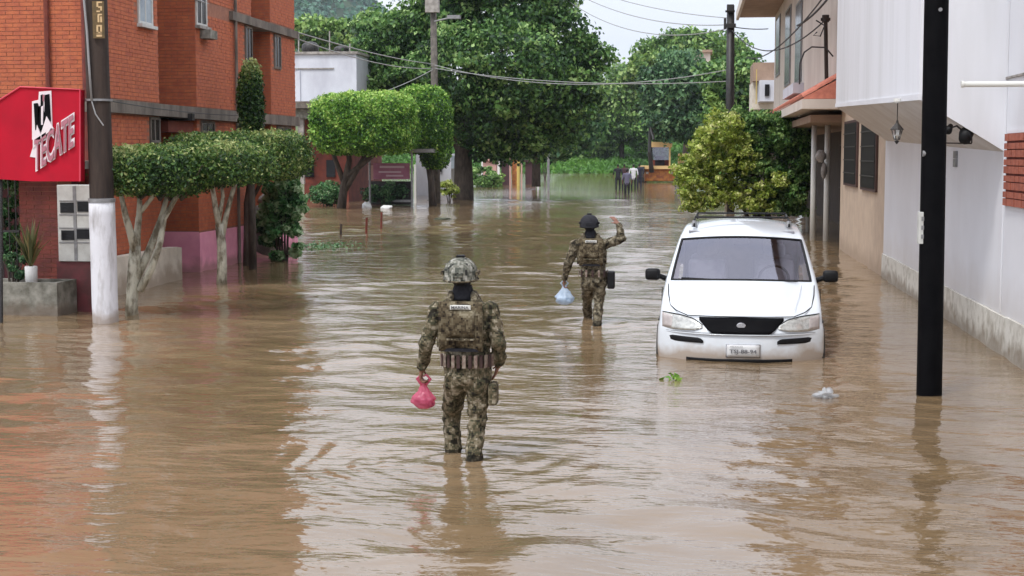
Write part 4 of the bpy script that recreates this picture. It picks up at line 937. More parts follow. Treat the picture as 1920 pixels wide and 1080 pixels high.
def soldier(name, label, Y0, J, camom, helm, helmrim, vox, belt_mag, seed):
    j = {k: (v if isinstance(v, Vector) else P(v[0], v[1], Y0+(v[2] if len(v) > 2 else 0))) for k, v in J.items()}
    root = thing(name, label, 'person', ((j['ankL'][0]+j['ankR'][0])/2, Y0, 0)); s = S(Y0)/S(10.9)*1.; k = 1.0
    up = ZA
    hipL, hipR = j['hipL'], j['hipR']; pel = (hipL+hipR)/2+ZA*.04
    B = [(pel, pel+ZA*.10, (.172, .125), (.165, .12), 'pants', XA), (pel+ZA*.08, j['waist'], (.165, .12), (.158, .115), 'shirt', XA), (j['waist'], j['chest'], (.158, .115), (.185, .13), 'shirt', XA),
         (j['chest'], (j['shL']+j['shR'])/2-ZA*.03, (.185, .13), (.165, .10), 'shirt', XA), (j['shL']+XA*.03, j['shR']-XA*.03, .062, .062, 'shirt', YAx),
         (j['shL']+XA*.05, j['neck'], .055, .06, 'shirt', XA), (j['shR']-XA*.05, j['neck'], .055, .06, 'shirt', XA),
         (j['neck']-ZA*.03, j['neck']+ZA*.06, .064, .060, 'neck', XA), (j['neck']+ZA*.02, j['head'], .060, .062, 'neck', XA)]
    hd = j['head']
    B += [(hd+Vector((0, -.012, .02)), hd+Vector((0, .02, .03)), (.076, .085), (.074, .085), 'hair', XA), (hd+Vector((0, .05, -.03)), hd+Vector((0, .06, -.055)), (.050, .04), (.035, .03), 'skin', XA),
          (hd+Vector((0, .095, .02)), hd+Vector((0, .115, -.012)), .011, .015, 'skin', XA), (hd+Vector((0, .098, -.040)), hd+Vector((0, .100, -.045)), (.022, .008), (.022, .008), 'skin', XA)]
    for sx in (-1, 1): B.append((hd+Vector((sx*.078, -.005, .01)), hd+Vector((sx*.082, -.012, -.02)), (.010, .022), (.009, .014), 'hair', XA)); B.append((hd+Vector((sx*.03, .088, .022)), hd+Vector((sx*.032, .090, .022)), .012, .012, 'skin', XA))
    for q in 'LR':
        sx = -1 if q == 'L' else 1
        B += [(j['hip'+q], j['knee'+q], (.094, .100), (.064, .070), 'pants', XA), (j['knee'+q], (j['knee'+q]+j['ank'+q])/2, (.064, .070), (.060, .066), 'pants', XA),
              (j['knee'+q]+(j['ank'+q]-j['knee'+q])*.30, j['knee'+q]+(j['ank'+q]-j['knee'+q])*.62, (.061, .066), (.058, .062), 'wet', XA),
              (j['knee'+q]+(j['ank'+q]-j['knee'+q])*.66, j['ank'+q], .054, .050, 'boot', XA), (j['ank'+q]-ZA*.05-YAx*.04, j['ank'+q]-ZA*.05+YAx*.17, (.048, .042), (.045, .034), 'boot', XA)]
        sh, el, wr = j['sh'+q], j['el'+q], j['wr'+q]
        B += [(sh, el, .068, .054, 'shirt', XA), (el, el+(wr-el)*.9, .054, .042, 'shirt', XA), (el+(wr-el)*.7, wr, .033, .029, 'skin', XA)]
        hp = j['hand'+q]-wr
        nrm = (XA*-sx) if hp.z < 0 else YAx
        if hp.z < 0: B += hand_bones(wr, hp, nrm, YAx, 1.0, 1.15 if q == 'L' else .45)
        else: B += hand_bones(wr, hp, Vector((-.5, .6, -.6)), Vector((-.6, -.2, -.4)), 1.0, .35)
    fat = 1.08
    B = [(a, b, (tuple(q*fat for q in ra) if hasattr(ra, '__len__') else ra*fat), (tuple(q*fat for q in rb) if hasattr(rb, '__len__') else rb*fat), tg, lt) if tg in ('shirt', 'pants', 'wet') else (a, b, ra, rb, tg, lt) for a, b, ra, rb, tg, lt in B]
    body('body', root, B, {'shirt': camom, 'pants': camom, 'wet': 'camowet', 'skin': 'skin', 'neck': 'blackcloth', 'hair': 'hair', 'boot': 'boot'}, vox, .015, seed)
    # gear
    hc = hd+Vector((0, -.005, .045)); helmet(root, hc, (.128, .145, .118), helm, helmrim)
    c = j['chest']; back = c+Vector((0, -.135, .02))
    vest = curved_panel(back, .33, .37, .32, .045).build('vest', 'camovest', root, smooth=True)
    for sx in (-1, 1):
        MB().tube([back+Vector((sx*.10, -.015, .17)), (j['shL' if sx < 0 else 'shR']*.45+j['neck']*.55)+Vector((0, -.03, .055)), c+Vector((sx*.10, .10, .17))], [.028, .03, .028], 8).build('shoulder_strap', 'camodark', vest, smooth=True)
        curved_panel(c+Vector((sx*.155, -.02, -.07)), .10, .17, .09, .02).build('side_pouch', camom, vest, smooth=True)
    curved_panel(back+Vector((0, -.052, .02)), .22, .20, .35, .025, bulge=.018).build('back_pouch', 'camovest', vest, smooth=True)
    MB().box(back[0]-.155, back[0]+.155, back[1]-.045, back[1]-.02, back[2]-.19, back[2]-.165).build('vest_band', 'blackcloth', vest)
    curved_panel(back+Vector((0, -.062, .145)), .155, .034, .5, .006, bulge=0).build('name_patch', 'patch', vest)
    def fn(u_, v_, w_): return back+Vector((-.066+u_*.132, -.084-w_, .134+v_*.022))
    textmesh('name_lettering', 'MARINA', fn, 'plateink', vest, extrude=.001, offset=.03)
    for zz in (-.10, -.05, .06): MB().box(back[0]-.10, back[0]+.10, back[1]-.088, back[1]-.070, back[2]+zz, back[2]+zz+.012).build('webbing', 'camodark' if camom == 'camo' else 'camo', vest)
    MB().tube([back+Vector((.13, -.05, .15)), back+Vector((.15, -.055, .0)), back+Vector((.12, -.05, -.16))], .011, 6).build('radio_cable', 'blackcloth', vest, smooth=True)
    for sx in (-1, 1): MB().box(back[0]+sx*.125-.02, back[0]+sx*.125+.02, back[1]-.06, back[1]-.03, back[2]-.14, back[2]+.02).build('buckle_strap', 'blackcloth', vest, bevel=.006)
    gc = j['neck']+ZA*.01
    MB().lathe((gc[0], gc[1], gc[2]-.06), [(.095, 0), (.100, .02), (.088, .045), (.080, .07), (.070, .10), (.068, .11)], 20, sy=.95).build('neck_scarf', 'blackcloth', root, smooth=True)
    # belt: elliptical band with pouches
    bc = j['waist']*.62+pel*.38
    prof = [(.193, -.026), (.200, -.02), (.200, .02), (.193, .026)]
    belt = MB().lathe(bc, prof, 28, sy=.76).build('belt', 'camodark', root, smooth=True)
    for i in range(belt_mag):
        t = math.pi*(1.08+.84*i/(belt_mag-1)); x = bc[0]+.205*math.cos(t); y = bc[1]+.166*math.sin(t)
        m_ = MB().box(-.012, .012, -.014, .014, -.048, .048); m_.v = [(x+v[0]*abs(math.sin(t))*1.1+v[1]*.3*math.cos(t), y+v[1]+v[0]*.2*math.cos(t), bc[2]+v[2]) for v in m_.v]
        m_.build('magazine', 'magdark' if i % 2 else 'magazine', belt)
    return root, j
S1J = dict(head=(864, 522), neck=(868, 549, .01), shL=(822, 583), shR=(918, 583), chest=(871, 612, -.005), waist=(876, 655), hipL=(858, 712), hipR=(897, 712, -.02),
           kneeL=(846, 776, .26), ankL=G(852, 848)+Vector((0, -.02, -.20)), kneeR=(895, 784, .02), ankR=G(888, 868)+Vector((-.01, -.06, -.20)), elL=(799, 645, -.04), wrL=(791, 688, .05), handL=(789, 706, .06), elR=(936, 645, -.05), wrR=(935, 682, .06), handR=(929, 702, .08))
s1, j1 = soldier('person', 'person in camouflage uniform and tan helmet wading away in front, holding a bag', 10.9, S1J, 'camo', 'camogrey', 'camodark', .0085, 13, 1)
s1['label'] = 'nearest person in camouflage uniform and pale camouflage helmet wading away, holding a pink bag'
S2J = dict(head=(1105, 424), neck=(1107, 440), shL=(1079, 458), shR=(1137, 457), chest=(1110, 474), waist=(1112, 502), hipL=(1103, 532), hipR=(1124, 532),
           kneeL=(1101, 562, .30), ankL=G(1103, 592)+Vector((0, 0, -.20)), kneeR=(1123, 568), ankR=G(1117, 611)+Vector((0, -.06, -.20)), elL=(1065, 496, -.05), wrL=(1058, 524, .05), handL=(1057, 535, .06),
           elR=(1166, 448, -.05), wrR=(1160, 420, .02), handR=(1151, 409, .05))
s2, j2 = soldier('person', 'person in dark camouflage and black helmet wading farther on with the right hand raised', 20.15, S2J, 'camodark', 'blackcloth', 'plastic', .011, 7, 9)
q = P(1146, 522, 20.1); bx(q[0]-.05, q[0]+.05, q[1]-.08, q[1]+.08, q[2]-.14, q[2]+.10).build('holster', 'plastic', s2, bevel=.02)
q = P(926, 736, 10.9); bx(q[0]-.035, q[0]+.03, q[1]-.09, q[1]+.07, q[2]-.09, q[2]+.08).build('thigh_pocket', 'camo', s1, bevel=.02)
# plastic bags
def bag(name, label, top, w_, h_, matn, fill, seed):
    t = thing(name, label, 'bag', (top[0], top[1], max(top[2]-h_, 0))); mb = MB(); vs = []; n, m_ = 40, 26
    for i in range(m_+1):
        v = i/m_; z = top[2]-h_*v
        r_ = w_/2*(.16+.84*min(1, (v/.62))**1.3) if v < .62 else w_/2*math.sqrt(max(0, 1-((v-.62)/.40)**2))
        for k_ in range(n):
            a = 2*math.pi*k_/n; q = 1+.22*mnoise.noise(Vector((math.cos(a)*2+seed, math.sin(a)*2, v*5)))+.10*math.sin(9*a+v*4)*(1-v)+.13*mnoise.noise(Vector((math.cos(a)*6+seed, math.sin(a)*6, v*14)))
            vs.append((top[0]+r_*q*math.cos(a), top[1]+.7*r_*q*math.sin(a), z))
    fs = [(i*n+k_, i*n+(k_+1) % n, (i+1)*n+(k_+1) % n, (i+1)*n+k_) for i in range(m_) for k_ in range(n)]
    mb.add(vs, fs); mb.build('bag_skin', matn, t, smooth=True)
    for i in range(3):
        blob('', (top[0]+(i-1)*w_*.2, top[1], top[2]-h_*(.70+.05*i)), (w_*.2, w_*.18, h_*.16), '', seed=seed+i, n=8).build('contents', fill, t, smooth=True)
    for sx in (-1, 1): 
        a = Vector(top); mb = MB().tube([a+Vector((sx*.012, 0, -.02)), a+Vector((sx*.05, .01, .03)), a+Vector((sx*.02, 0, .065)), a+Vector((0, 0, .05))], [.012, .014, .009, .006], 6); mb.build('handle', matn, t, smooth=True)
    return t
h = j1['handL']; bag('plastic_bag', 'knotted translucent pink plastic bag hanging from the nearest person in uniform', (h[0]+.02, h[1]+.01, h[2]-.05), .19, .20, 'pinkbag', 'bannerpink', 1)
h = j2['handL']; bag('plastic_bag', 'pale blue plastic bag hanging from the hand of the farther person in uniform', (h[0]+.01, h[1], h[2]+.0), .27, .27, 'bluebag', 'paleblue', 5)
# distant people
def far_person(label, px, top, Y, mats, seed, vox=.03):
    q = P(px, 292, Y); x = q[0]; zt = P(px, top, Y)[2]; b = min(zt-1.72, .0) if Y < 90 else zt-1.72; hs = (zt-b)/1.72
    zt = zt; b = -.25; hs = min((zt-b)/1.72, 1.18); root = thing('person', label, 'person', (x, Y, 0), 'people wading near the digger'); v = lambda a, y, z: Vector((x+a*hs, Y+y*hs, b+z*hs))
    B = [(v(0, 0, .92), v(0, 0, 1.15), (.15, .11), (.16, .11), 'shirt', XA), (v(0, 0, 1.15), v(0, 0, 1.36), (.16, .11), (.18, .10), 'shirt', XA), (v(-.17, 0, 1.40), v(.17, 0, 1.40), .06, .06, 'shirt', YAx),
         (v(0, 0, 1.40), v(0, 0, 1.55), .055, .055, 'skin', XA), (v(0, 0, 1.60), v(0, .02, 1.63), (.075, .09), (.075, .09), 'hair', XA), (v(0, .06, 1.57), v(0, .07, 1.55), .05, .04, 'skin', XA)]
    for sx in (-1, 1):
        B += [(v(sx*.09, 0, .90), v(sx*.10, .06*sx, .50), .09, .065, 'pants', XA), (v(sx*.10, .06*sx, .50), v(sx*.10, -.04*sx, .06), .065, .045, 'pants', XA),
              (v(sx*.10, -.04*sx, .05), v(sx*.10, .12-.04*sx, .04), .04, .035, 'pants', XA),
              (v(sx*.20, 0, 1.38), v(sx*.26, -.03, 1.10), .052, .042, 'shirt', XA), (v(sx*.26, -.03, 1.10), v(sx*.24, .08, .88), .038, .03, 'skin', XA), (v(sx*.24, .08, .88), v(sx*.23, .10, .80), (.03, .016), (.028, .014), 'skin', YAx)]
    body('body', root, B, {'shirt': mats[0], 'pants': mats[1], 'skin': 'skin', 'hair': mats[2]}, vox, .01, seed, 3)
    return x, b
far_person('person in a grey lilac shirt and black trousers wading nearest of the distant group', 1176, 316, 87., ('clothgrey', 'blackcloth', 'hair'), 3, .025)
far_person('person dressed all in black at the left end of the distant group', 1159, 292, 98., ('blackcloth', 'blackcloth', 'hair'), 4)
far_person('person in a plum coloured shirt standing in the middle of the distant group', 1171, 295, 101., ('clothplum', 'clothnavy', 'hair'), 5)
far_person('person in a white shirt and cap beside the digger group', 1188, 293, 99., ('clothwhite', 'blackcloth', 'hair'), 6)
far_person('person in dark grey blue clothes standing next to the digger wheel', 1199, 300, 104., ('clothnavy', 'clothnavy', 'hair'), 7)

# ------------------------------------------------------------------ RIGHT SIDE: WHITE BUILDING
XR = 3.6
YN = Wx(1885, 292, XR)[1]; YB = Wx(1660, 292, XR)[1]; YC2 = Wx(1577, 292, XR)[1]
wb = thing('white_building', 'white rendered building with an overhanging upper storey and rough stone skirting on the right', 'building', (XR+3, 15, 0))
bx(XR, XR+8, -12, YN, -.35, 8.6).build('near_wall', 'whitewall', wb)
bx(XR+.001, XR+8, YN+.003, YB, -.35, 8.6).build('wall', 'whitewall', wb)
a1 = P(1723, 186, YN); a2 = Wx(1885, 285, XR); b1_ = P(1567, 200, YB-.1); b2_ = Wx(1660, 264, XR)
Xo1, zo1, zi1 = a1[0], a1[2], a2[2]; Xo2, zo2, zi2 = b1_[0], b1_[2], b2_[2]
yb = YB-.1
mb = MB(); vs = [(Xo1, YN, zo1), (XR-.001, YN, zi1), (XR-.001, YN, 8.6), (Xo1, YN, 8.6), (Xo2, yb, zo2), (XR-.001, yb, zi2), (XR-.001, yb, 8.6), (Xo2, yb, 8.6)]
mb.add(vs, [(0, 1, 2, 3), (4, 7, 6, 5), (0, 3, 7, 4), (1, 5, 6, 2), (3, 2, 6, 7)]); mb.add(vs, [(0, 4, 5, 1)], 1)
mb.build('overhanging_storey', ['whitestreak', 'soffit'], wb)
MB().add([(Xo1-.012, YN-.012, zo1-.01), (Xo1-.012, YN-.012, zo1+.06), (Xo2-.012, yb+.012, zo2+.06), (Xo2-.012, yb+.012, zo2-.01), (Xo1+.03, YN-.012, zo1-.01), (Xo1+.03, YN-.012, zo1+.06), (Xo2+.03, yb+.012, zo2+.06), (Xo2+.03, yb+.012, zo2-.01)],
         [(0, 1, 2, 3), (4, 7, 6, 5), (0, 3, 7, 4), (1, 5, 6, 2), (0, 4, 5, 1), (3, 2, 6, 7)]).build('bottom_lip', 'whitewall', wb)
# rough skirting, separate slabs with open joints
y = 6.0; i = 0
while y < YB-.05:
    L_ = min(random.uniform(.9, 1.3), YB-.01-y)
    bx(XR-.028-random.uniform(0, .006), XR-.002, y, y+L_-.012, -.35, .455+random.uniform(-.006, .006)).build('skirting_slab', 'dado', wb, bevel=.006); y += L_; i += 1
bx(XR-.02, XR-.002, YN-.02, YN+.012, .47, 8.5).build('wall_joint', 'whitewall', wb)
q = Wx(1886, 142, XR-.02)[1]; z_ = Wx(1905, 143, XR)[2]
bx(XR-.03, XR-.001, 10, YN-.03, z_-.012, z_+.012).build('moulding', 'stonewhite', wb)
bx(Xo1-.3, XR+8, -12, yb-.2, 8.62, 8.8).build('roof_slab', 'brownsoffit', wb)
# terracotta lattice
lt = thing('terracotta_lattice', 'square terracotta lattice block window set in the white wall at the right edge', 'lattice', (XR, 16, Wx(1905, 385, XR)[2]))
ya, yb2 = 15.15, Wx(1890, 292, XR)[1]; za, zb = Wx(1905, 385, XR)[2]-.02, Wx(1905, 246, XR)[2]-.02
bx(XR-.012, XR-.001, ya-.04, yb2+.04, za-.04, zb+.04).build('frame', 'whitewall', lt)
bx(XR-.016, XR-.0125, ya, yb2, za, zb).build('back', 'darkbrick', lt)
nr_, ncol = 9, 12
for r_ in range(nr_):
    z0 = za+(zb-za)*r_/nr_; z1 = za+(zb-za)*(r_+1)/nr_
    for c_ in range(ncol):
        y0 = ya+(yb2-ya)*c_/ncol; y1 = ya+(yb2-ya)*(c_+1)/ncol; pr = .03+random.uniform(-.004, .004)
        bx(XR-.016-pr, XR-.0165, y0+.008, y1-.008, z0+.006, z1-.006-(.014 if r_ % 2 else 0)).build('block', 'terracotta' , lt)
# drain spout rod
q = P(1803, 158, 13.8); pp = thing('white_drain_pipe', 'white plastic pipe sticking out level across the white wall at the right edge', 'pipe', (XR, 13.8, q[2]))
MB().tube([q, (XR+.0, 13.8, q[2])], .026, 12).build('tube', 'whitepvc', pp, smooth=True); MB().tube([q-Vector((.004, 0, 0)), q+Vector((.02, 0, 0))], .031, 12).build('end_cap', 'whitepvc', pp)
# lantern hanging from the slanted soffit
yl = 19.2
ql = P(1682, 240, yl); lx = ql[0]
ln = thing('wall_lantern', 'small black hanging lantern with pale glass under the white overhang', 'lantern', (lx, yl, ql[2]-.1))
zl = P(1682, 245, yl)[2]; 
MB().lathe((lx, yl, zl-.11), [(.01, -.02), (.03, 0), (.055, .05), (.062, .12)], 6).build('glass', 'lampglass', ln)
for i in range(6): a = i*math.pi/3; MB().tube([(lx+.032*math.cos(a), yl+.032*math.sin(a), zl-.115), (lx+.066*math.cos(a), yl+.066*math.sin(a), zl+.01)], .007, 5).build('bar', 'ironwork', ln)
MB().lathe((lx, yl, zl+.01), [(.085, 0), (.08, .015), (.04, .06), (.02, .085), (.012, .12)], 12).build('cap', 'ironwork', ln); MB().lathe((lx, yl, zl-.14), [(.006, -.03), (.02, -.01), (.034, .012)], 8).build('finial', 'ironwork', ln)
fx = (lx-Xo2)/(XR-Xo2); ty = (yl-YN)/(yb-YN); xo_ = Xo1+(Xo2-Xo1)*ty; fx = (lx-xo_)/(XR-xo_); zo_ = zo1+(zo2-zo1)*ty; zi_ = zi1+(zi2-zi1)*ty; zs = zo_+(zi_-zo_)*max(fx, 0)
MB().tube([(lx, yl, zl+.12), (lx, yl, max(zl+.2, zs+.02))], .006, 6).build('chain', 'ironwork', ln)
MB().lathe((lx, yl, max(zl+.2, zs)-.03), [(.035, 0), (.05, .02), (.05, .06)], 12).build('ceiling_rose', 'whitepvc', ln)
# wall spotlights and bracket beside the pole
bk = thing('wall_spotlight', 'dark wall bracket with twin spotlights just right of the black pole', 'lamp', P(1797, 270, YN+.1))
YK = YN+.10
def kp(x, y): return P(x, y, YK)
MB().tube([kp(1768, 268), kp(1822, 269)], .010, 6).build('bracket', 'ironwork', bk)
for x, y in ((1770, 210), (1822, 244)): MB().tube([kp(x, 268), kp(x, y)], .008, 6).build('bracket', 'ironwork', bk)
MB().tube([kp(1820, 240)+Vector((0, .1, 0)), kp(1812, 250), kp(1806, 262)-Vector((0, .1, 0))], [.05, .085, .07], 12).build('spot_head', 'plastic', bk, smooth=True)
MB().tube([kp(1784, 236)+Vector((0, .06, 0)), kp(1776, 246)-Vector((0, .06, 0))], [.03, .045], 12).build('spot_head', 'plastic', bk, smooth=True)
MB().tube([kp(1770, 236), kp(1782, 240), kp(1794, 236), kp(1806, 246)], .013, 6).build('cable', 'ironwork', bk)
q0 = Wx(1793, 312, XR); bx(XR-.03, XR-.002, q0[1]-.10, q0[1]+.10, Wx(1793, 313, XR)[2], Wx(1793, 298, XR)[2]).build('switch_box', 'greymetal', bk); bx(XR-.03, XR-.002, q0[1]-.10, q0[1]+.10, Wx(1793, 297, XR)[2], Wx(1793, 283, XR)[2]).build('switch_box', 'greymetal', bk)

# ------------------------------------------------------------------ RIGHT SIDE: BEIGE / CREAM HOUSE
bh = thing('beige_house', 'beige and cream two storey house with tall narrow windows and a salmon tiled canopy', 'house', (XR+3, 45, 0))
bx(XR, XR+8, YB+.003, YC2, -.35, 3.5).build('ground_wall', 'beigewall', bh)
bx(XR, XR+8, YB+.003, 68, 3.502, 8.6).build('upper_wall', 'creamupper', bh)
bx(1.9, XR+8, YB+.1, 69, 8.62, 8.85).build('roof_slab', 'brownsoffit', bh)
bx(1.88, 2.0, YB+.1, 69.02, 8.5, 8.9).build('roof_fascia', 'creamupper', bh)
for (x0, x1, yt, yb_) in ((1586, 1610, 225, 349), (1618, 1647, 235, 358)):
    y0, y1 = Wx(x1, 292, XR)[1], Wx(x0, 292, XR)[1]; z0 = Wx((x0+x1)/2, yb_, XR)[2]; z1 = 3.1
    w_ = bx(XR-.05, XR-.002, y0, y1, z0, z1).build('window', 'windowwood', bh)
    bx(XR-.06, XR-.051, y0+.12, y1-.12, z0+.06, z1-.06).build('pane', 'darkpane', w_)
    for k_ in range(1, 5): zz = z0+(z1-z0)*k_/5; bx(XR-.075, XR-.061, y0+.1, y1-.1, zz-.012, zz+.012).build('grille_bar', 'ironwork', w_)
for k_, (x0, x1, y0_, y1_) in enumerate(((1453, 1460, 38, 145), (1470, 1480, 22, 162), (1489, 1501, 9, 158))):
    y0, y1 = Wx(x1, 292, XR)[1], Wx(x0, 292, XR)[1]; z0, z1 = Wx((x0+x1)/2, y1_, XR)[2], Wx((x0+x1)/2, y0_, XR)[2]
    w_ = bx(XR-.04, XR-.002, y0, y1, z0, z1).build('window', 'greymetal', bh); bx(XR-.05, XR-.041, y0+.25, y1-.25, z0+.1, z1-.1).build('pane', 'darkglass', w_)
y0, y1 = Wx(1505, 292, XR)[1], Wx(1484, 292, XR)[1]; z0 = Wx(1495, 163, XR)[2]
bx(XR-.35, XR-.002, y0, y1, z0-.35, z0).build('window_box', 'whitehouse', bh)
# porch beyond the beige wall
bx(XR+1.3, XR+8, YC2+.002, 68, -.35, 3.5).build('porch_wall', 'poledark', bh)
bx(2.75, XR+8, YC2-1.5, 62, 3.22, 3.48).build('porch_slab', 'creamupper', bh) if False else None
bx(XR-.75, XR+1.3, YC2+.05, 60, 3.12, 3.30).build('porch_slab', 'brownsoffit', bh)
for x, yy_ in ((1551, 40.2), (1526, 40.9), (1516, 45)):
    q = P(x, 300, yy_); MB().tube([(q[0], yy_, -.35), (q[0], yy_, 3.12)], .075 if x != 1516 else .05, 12).build('column', 'whitepvc', bh, smooth=True)
for i in range(16): MB().tube([(XR+.55, YC2+.4+i*.35, -.3), (XR+.55, YC2+.4+i*.35, 2.6)], .014, 5).build('gate_bar', 'ironwork', bh)
for z_ in (.4, 1.4, 2.6): MB().tube([(XR+.55, YC2+.3, z_), (XR+.55, YC2+6, z_)], .02, 5).build('gate_rail', 'ironwork', bh)
q = P(1539, 293, 40); blob('', q, (.14, .12, .16), '', seed=5, amp=.3, n=8).build('hanging_ornament', 'stonewhite', bh, smooth=True); q = P(1545, 320, 40); blob('', q, (.08, .08, .22), '', seed=8, amp=.3, n=8).build('hanging_ornament', 'stonewhite', bh, smooth=True)
q = P(1500, 214, 42); blob('', q, (.07, .07, .08), '', amp=0, n=8).build('bulb', 'potwhite', bh, smooth=True)
# salmon canopy with individual tiles
ca = thing('tiled_canopy', 'sloping salmon tiled canopy above the porch of the beige house', 'canopy', (3.2, 42, 3.5), None)
yn, yf = 36.0, 56.5; zh, zlw = 4.25, 3.72; xl, xh = 2.62, XR
MB().prism([(xl, yn, zlw-.06), (xh, yn, zlw-.06), (xh, yn, zh-.03), (xl, yn, zlw-.02)], (0, yf-yn, 0)).build('canopy_body', 'rooftile', ca)
bx(xl-.05, xh, yn-.06, yf+.05, zlw-.30, zlw-.07).build('fascia', 'creamupper', ca)
px_ = MB(); nt_ = 60; 
d_ = Vector((xh-xl, 0, zh-zlw)); dn = d_.normalized(); up_n = Vector((-dn.z, 0, dn.x))
base_t = MB(); n_ = 6
def tile_mesh():
    mb = MB(); vs = []; Lh = d_.length/3+.04; wv = (yf-yn)/nt_/2
    for e_ in (0, 1):
        for i in range(n_+1):
            a = math.pi*i/n_; vs.append(Vector((0, -wv*math.cos(a)*(.95), 0))+dn*(Lh*e_)+up_n*(wv*.6*math.sin(a)))
    mb.add(vs, [(i, i+1, i+n_+2, i+n_+1) for i in range(n_)]+[tuple(range(n_+1))]); me = bpy.data.meshes.new('tile'); me.from_pydata([tuple(v) for v in mb.v], [], mb.f); me.materials.append(MATS['rooftile']); return me
tm = tile_mesh(); lc = wloc(ca)
for i in range(nt_):
    for k_ in range(3):
        o = bpy.data.objects.new('tile', tm); COL.objects.link(o); o.parent = ca
        o.location = Vector((xl, yn+(i+.5)*(yf-yn)/nt_, zlw-.02))+dn*(d_.length/3*k_-.02)+up_n*(.012*(k_+1)) - lc
# conduit mast with looping cable
qm = P(1548, 150, 38.6); ms = thing('service_mast', 'brown electric service mast with looping cable on the cream upper wall', 'mast', (qm[0], 38.6, qm[2]))
tpm = P(1548, 34, 38.6); MB().tube([P(1550, 165, 38.6), tpm], .05, 8).build('pipe', 'poledark', ms)
MB().tube([tpm+Vector((-.12, 0, -.03)), tpm+Vector((.12, 0, -.03))], .04, 8).build('crossbar', 'poledark', ms); MB().tube([tpm+Vector((0, 0, -.1)), tpm+Vector((0, 0, .08))], .09, 8).build('weatherhead', 'poledark', ms)
MB().tube([P(x, y, 38.5) for x, y in ((1499, 158), (1500, 118), (1508, 98), (1522, 88), (1548, 89), (1562, 106))], .02, 6).build('cable', 'wire', ms)
MB().tube([P(x, y, 38.5) for x, y in ((1532, 60), (1525, 66), (1538, 68), (1546, 48), (1530, 38))], .018, 6).build('cable', 'wire', ms)
# house beyond
fh = thing('brown_far_house', 'small brown brick upper floor with white balcony beyond the cream house', 'house', (P(1430, 292, 76)[0], 76, 0))
px_box(1412, 117, 1452, 152, 76, 4).build('upper_wall', 'brownsoffit', fh); px_box(1424, 150, 1456, 190, 75, 4).build('balcony', 'whitehouse', fh)
px_box(1410, 152, 1456, 205, 77, 4).build('lower_wall', 'creamwall', fh); px_box(1417, 130, 1419.5, 195, 74.9, .1).build('post', 'yellowpost', fh); px_box(1434, 158, 1443, 180, 74.9, .08).build('window', 'darkglass', fh)
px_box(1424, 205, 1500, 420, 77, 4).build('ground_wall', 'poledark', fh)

# ------------------------------------------------------------------ VINE BUSH on the right
vb = thing('flowering_bush', 'huge bush, yellow green left and dark green right, spilling over the street behind the van', 'bush', (P(1400, 292, 44)[0], 44, 0))
Yv = 44.
LY = [(1332, 300, 40, 34), (1305, 340, 28, 30), (1345, 345, 40, 34), (1345, 255, 34, 24), (1400, 368, 42, 20), (1318, 272, 20, 20), (1290, 362, 16, 16), (1372, 232, 16, 14), (1288, 318, 20, 24), (1350, 226, 24, 14), (1300, 385, 22, 12), (1385, 300, 26, 26), (1375, 268, 24, 24), (1450, 345, 26, 16), (1420, 385, 30, 12), (1325, 378, 24, 12)]
LG = [(1405, 290, 36, 36, .5), (1445, 262, 40, 38, .7), (1485, 300, 30, 56, 1), (1482, 250, 30, 30, 1), (1430, 330, 36, 30, .3), (1400, 245, 34, 24, .5), (1470, 352, 30, 34, .8), (1425, 222, 18, 12, .5), (1500, 340, 14, 30, 1), (1455, 225, 22, 12, .9), (1380, 218, 10, 12, .5), (1505, 270, 16, 40, 1), (1495, 380, 20, 26, 1), (1450, 385, 26, 18, .6)]
p_, o_, v_ = lobes_pts(LB(LY, Yv-.4, .9), 24000, .13, nclump=800, fill=.35, out_=1.28); leafmesh('yellow_foliage', p_, .105, 'leafyellow', vb, o_, .35, v_-.02)
p_, o_, v_ = lobes_pts(LB(LG, Yv, 1.0), 30000, .15, nclump=800, fill=.35, out_=1.22); leafmesh('green_foliage', p_, .12, 'leafbig', vb, o_, .35, v_+.14)
mb = MB()
for i in range(7): 
    a = P(1440, 400, Yv+.6); b = P(random.uniform(1310, 1490), random.uniform(260, 350), Yv+random.uniform(-.3, .8)); limb(mb, [(a[0]+.1*i-.3, a[1], -.35), (a+b)/2+Vector((0, 0, .3)), b], [.07, .05, .02], 7)
mb.build('stem', 'darkbark', vb)
# palm shoot above
ps = thing('palm_shoot', 'pale green drooping palm shoot above the big bush beside the black street pole', 'palm', (P(1360, 292, 50)[0], 50, 0))
MB().tube([(P(1362, 292, 50)[0], 50, -.3), P(1364, 226, 50)], .05, 7).build('stem', 'bark', ps)
pts = [P(1364, 226, 50), P(1352, 205, 50), P(1340, 190, 50), P(1328, 176, 50)]
MB().tube(pts, [.03, .025, .02, .01], 5).build('leaf_stalk', 'leafbright', ps)
q = np.concatenate([np.array(pts[0])+(np.array(pts[-1])-np.array(pts[0]))*t+RNG.normal(0, .10, (1, 3)) for t in RNG.random(260)]); leafmesh('fronds', q, .22, 'leaffar', ps, None, .3, RNG.random(260)*.3+.6, aspect=.25)

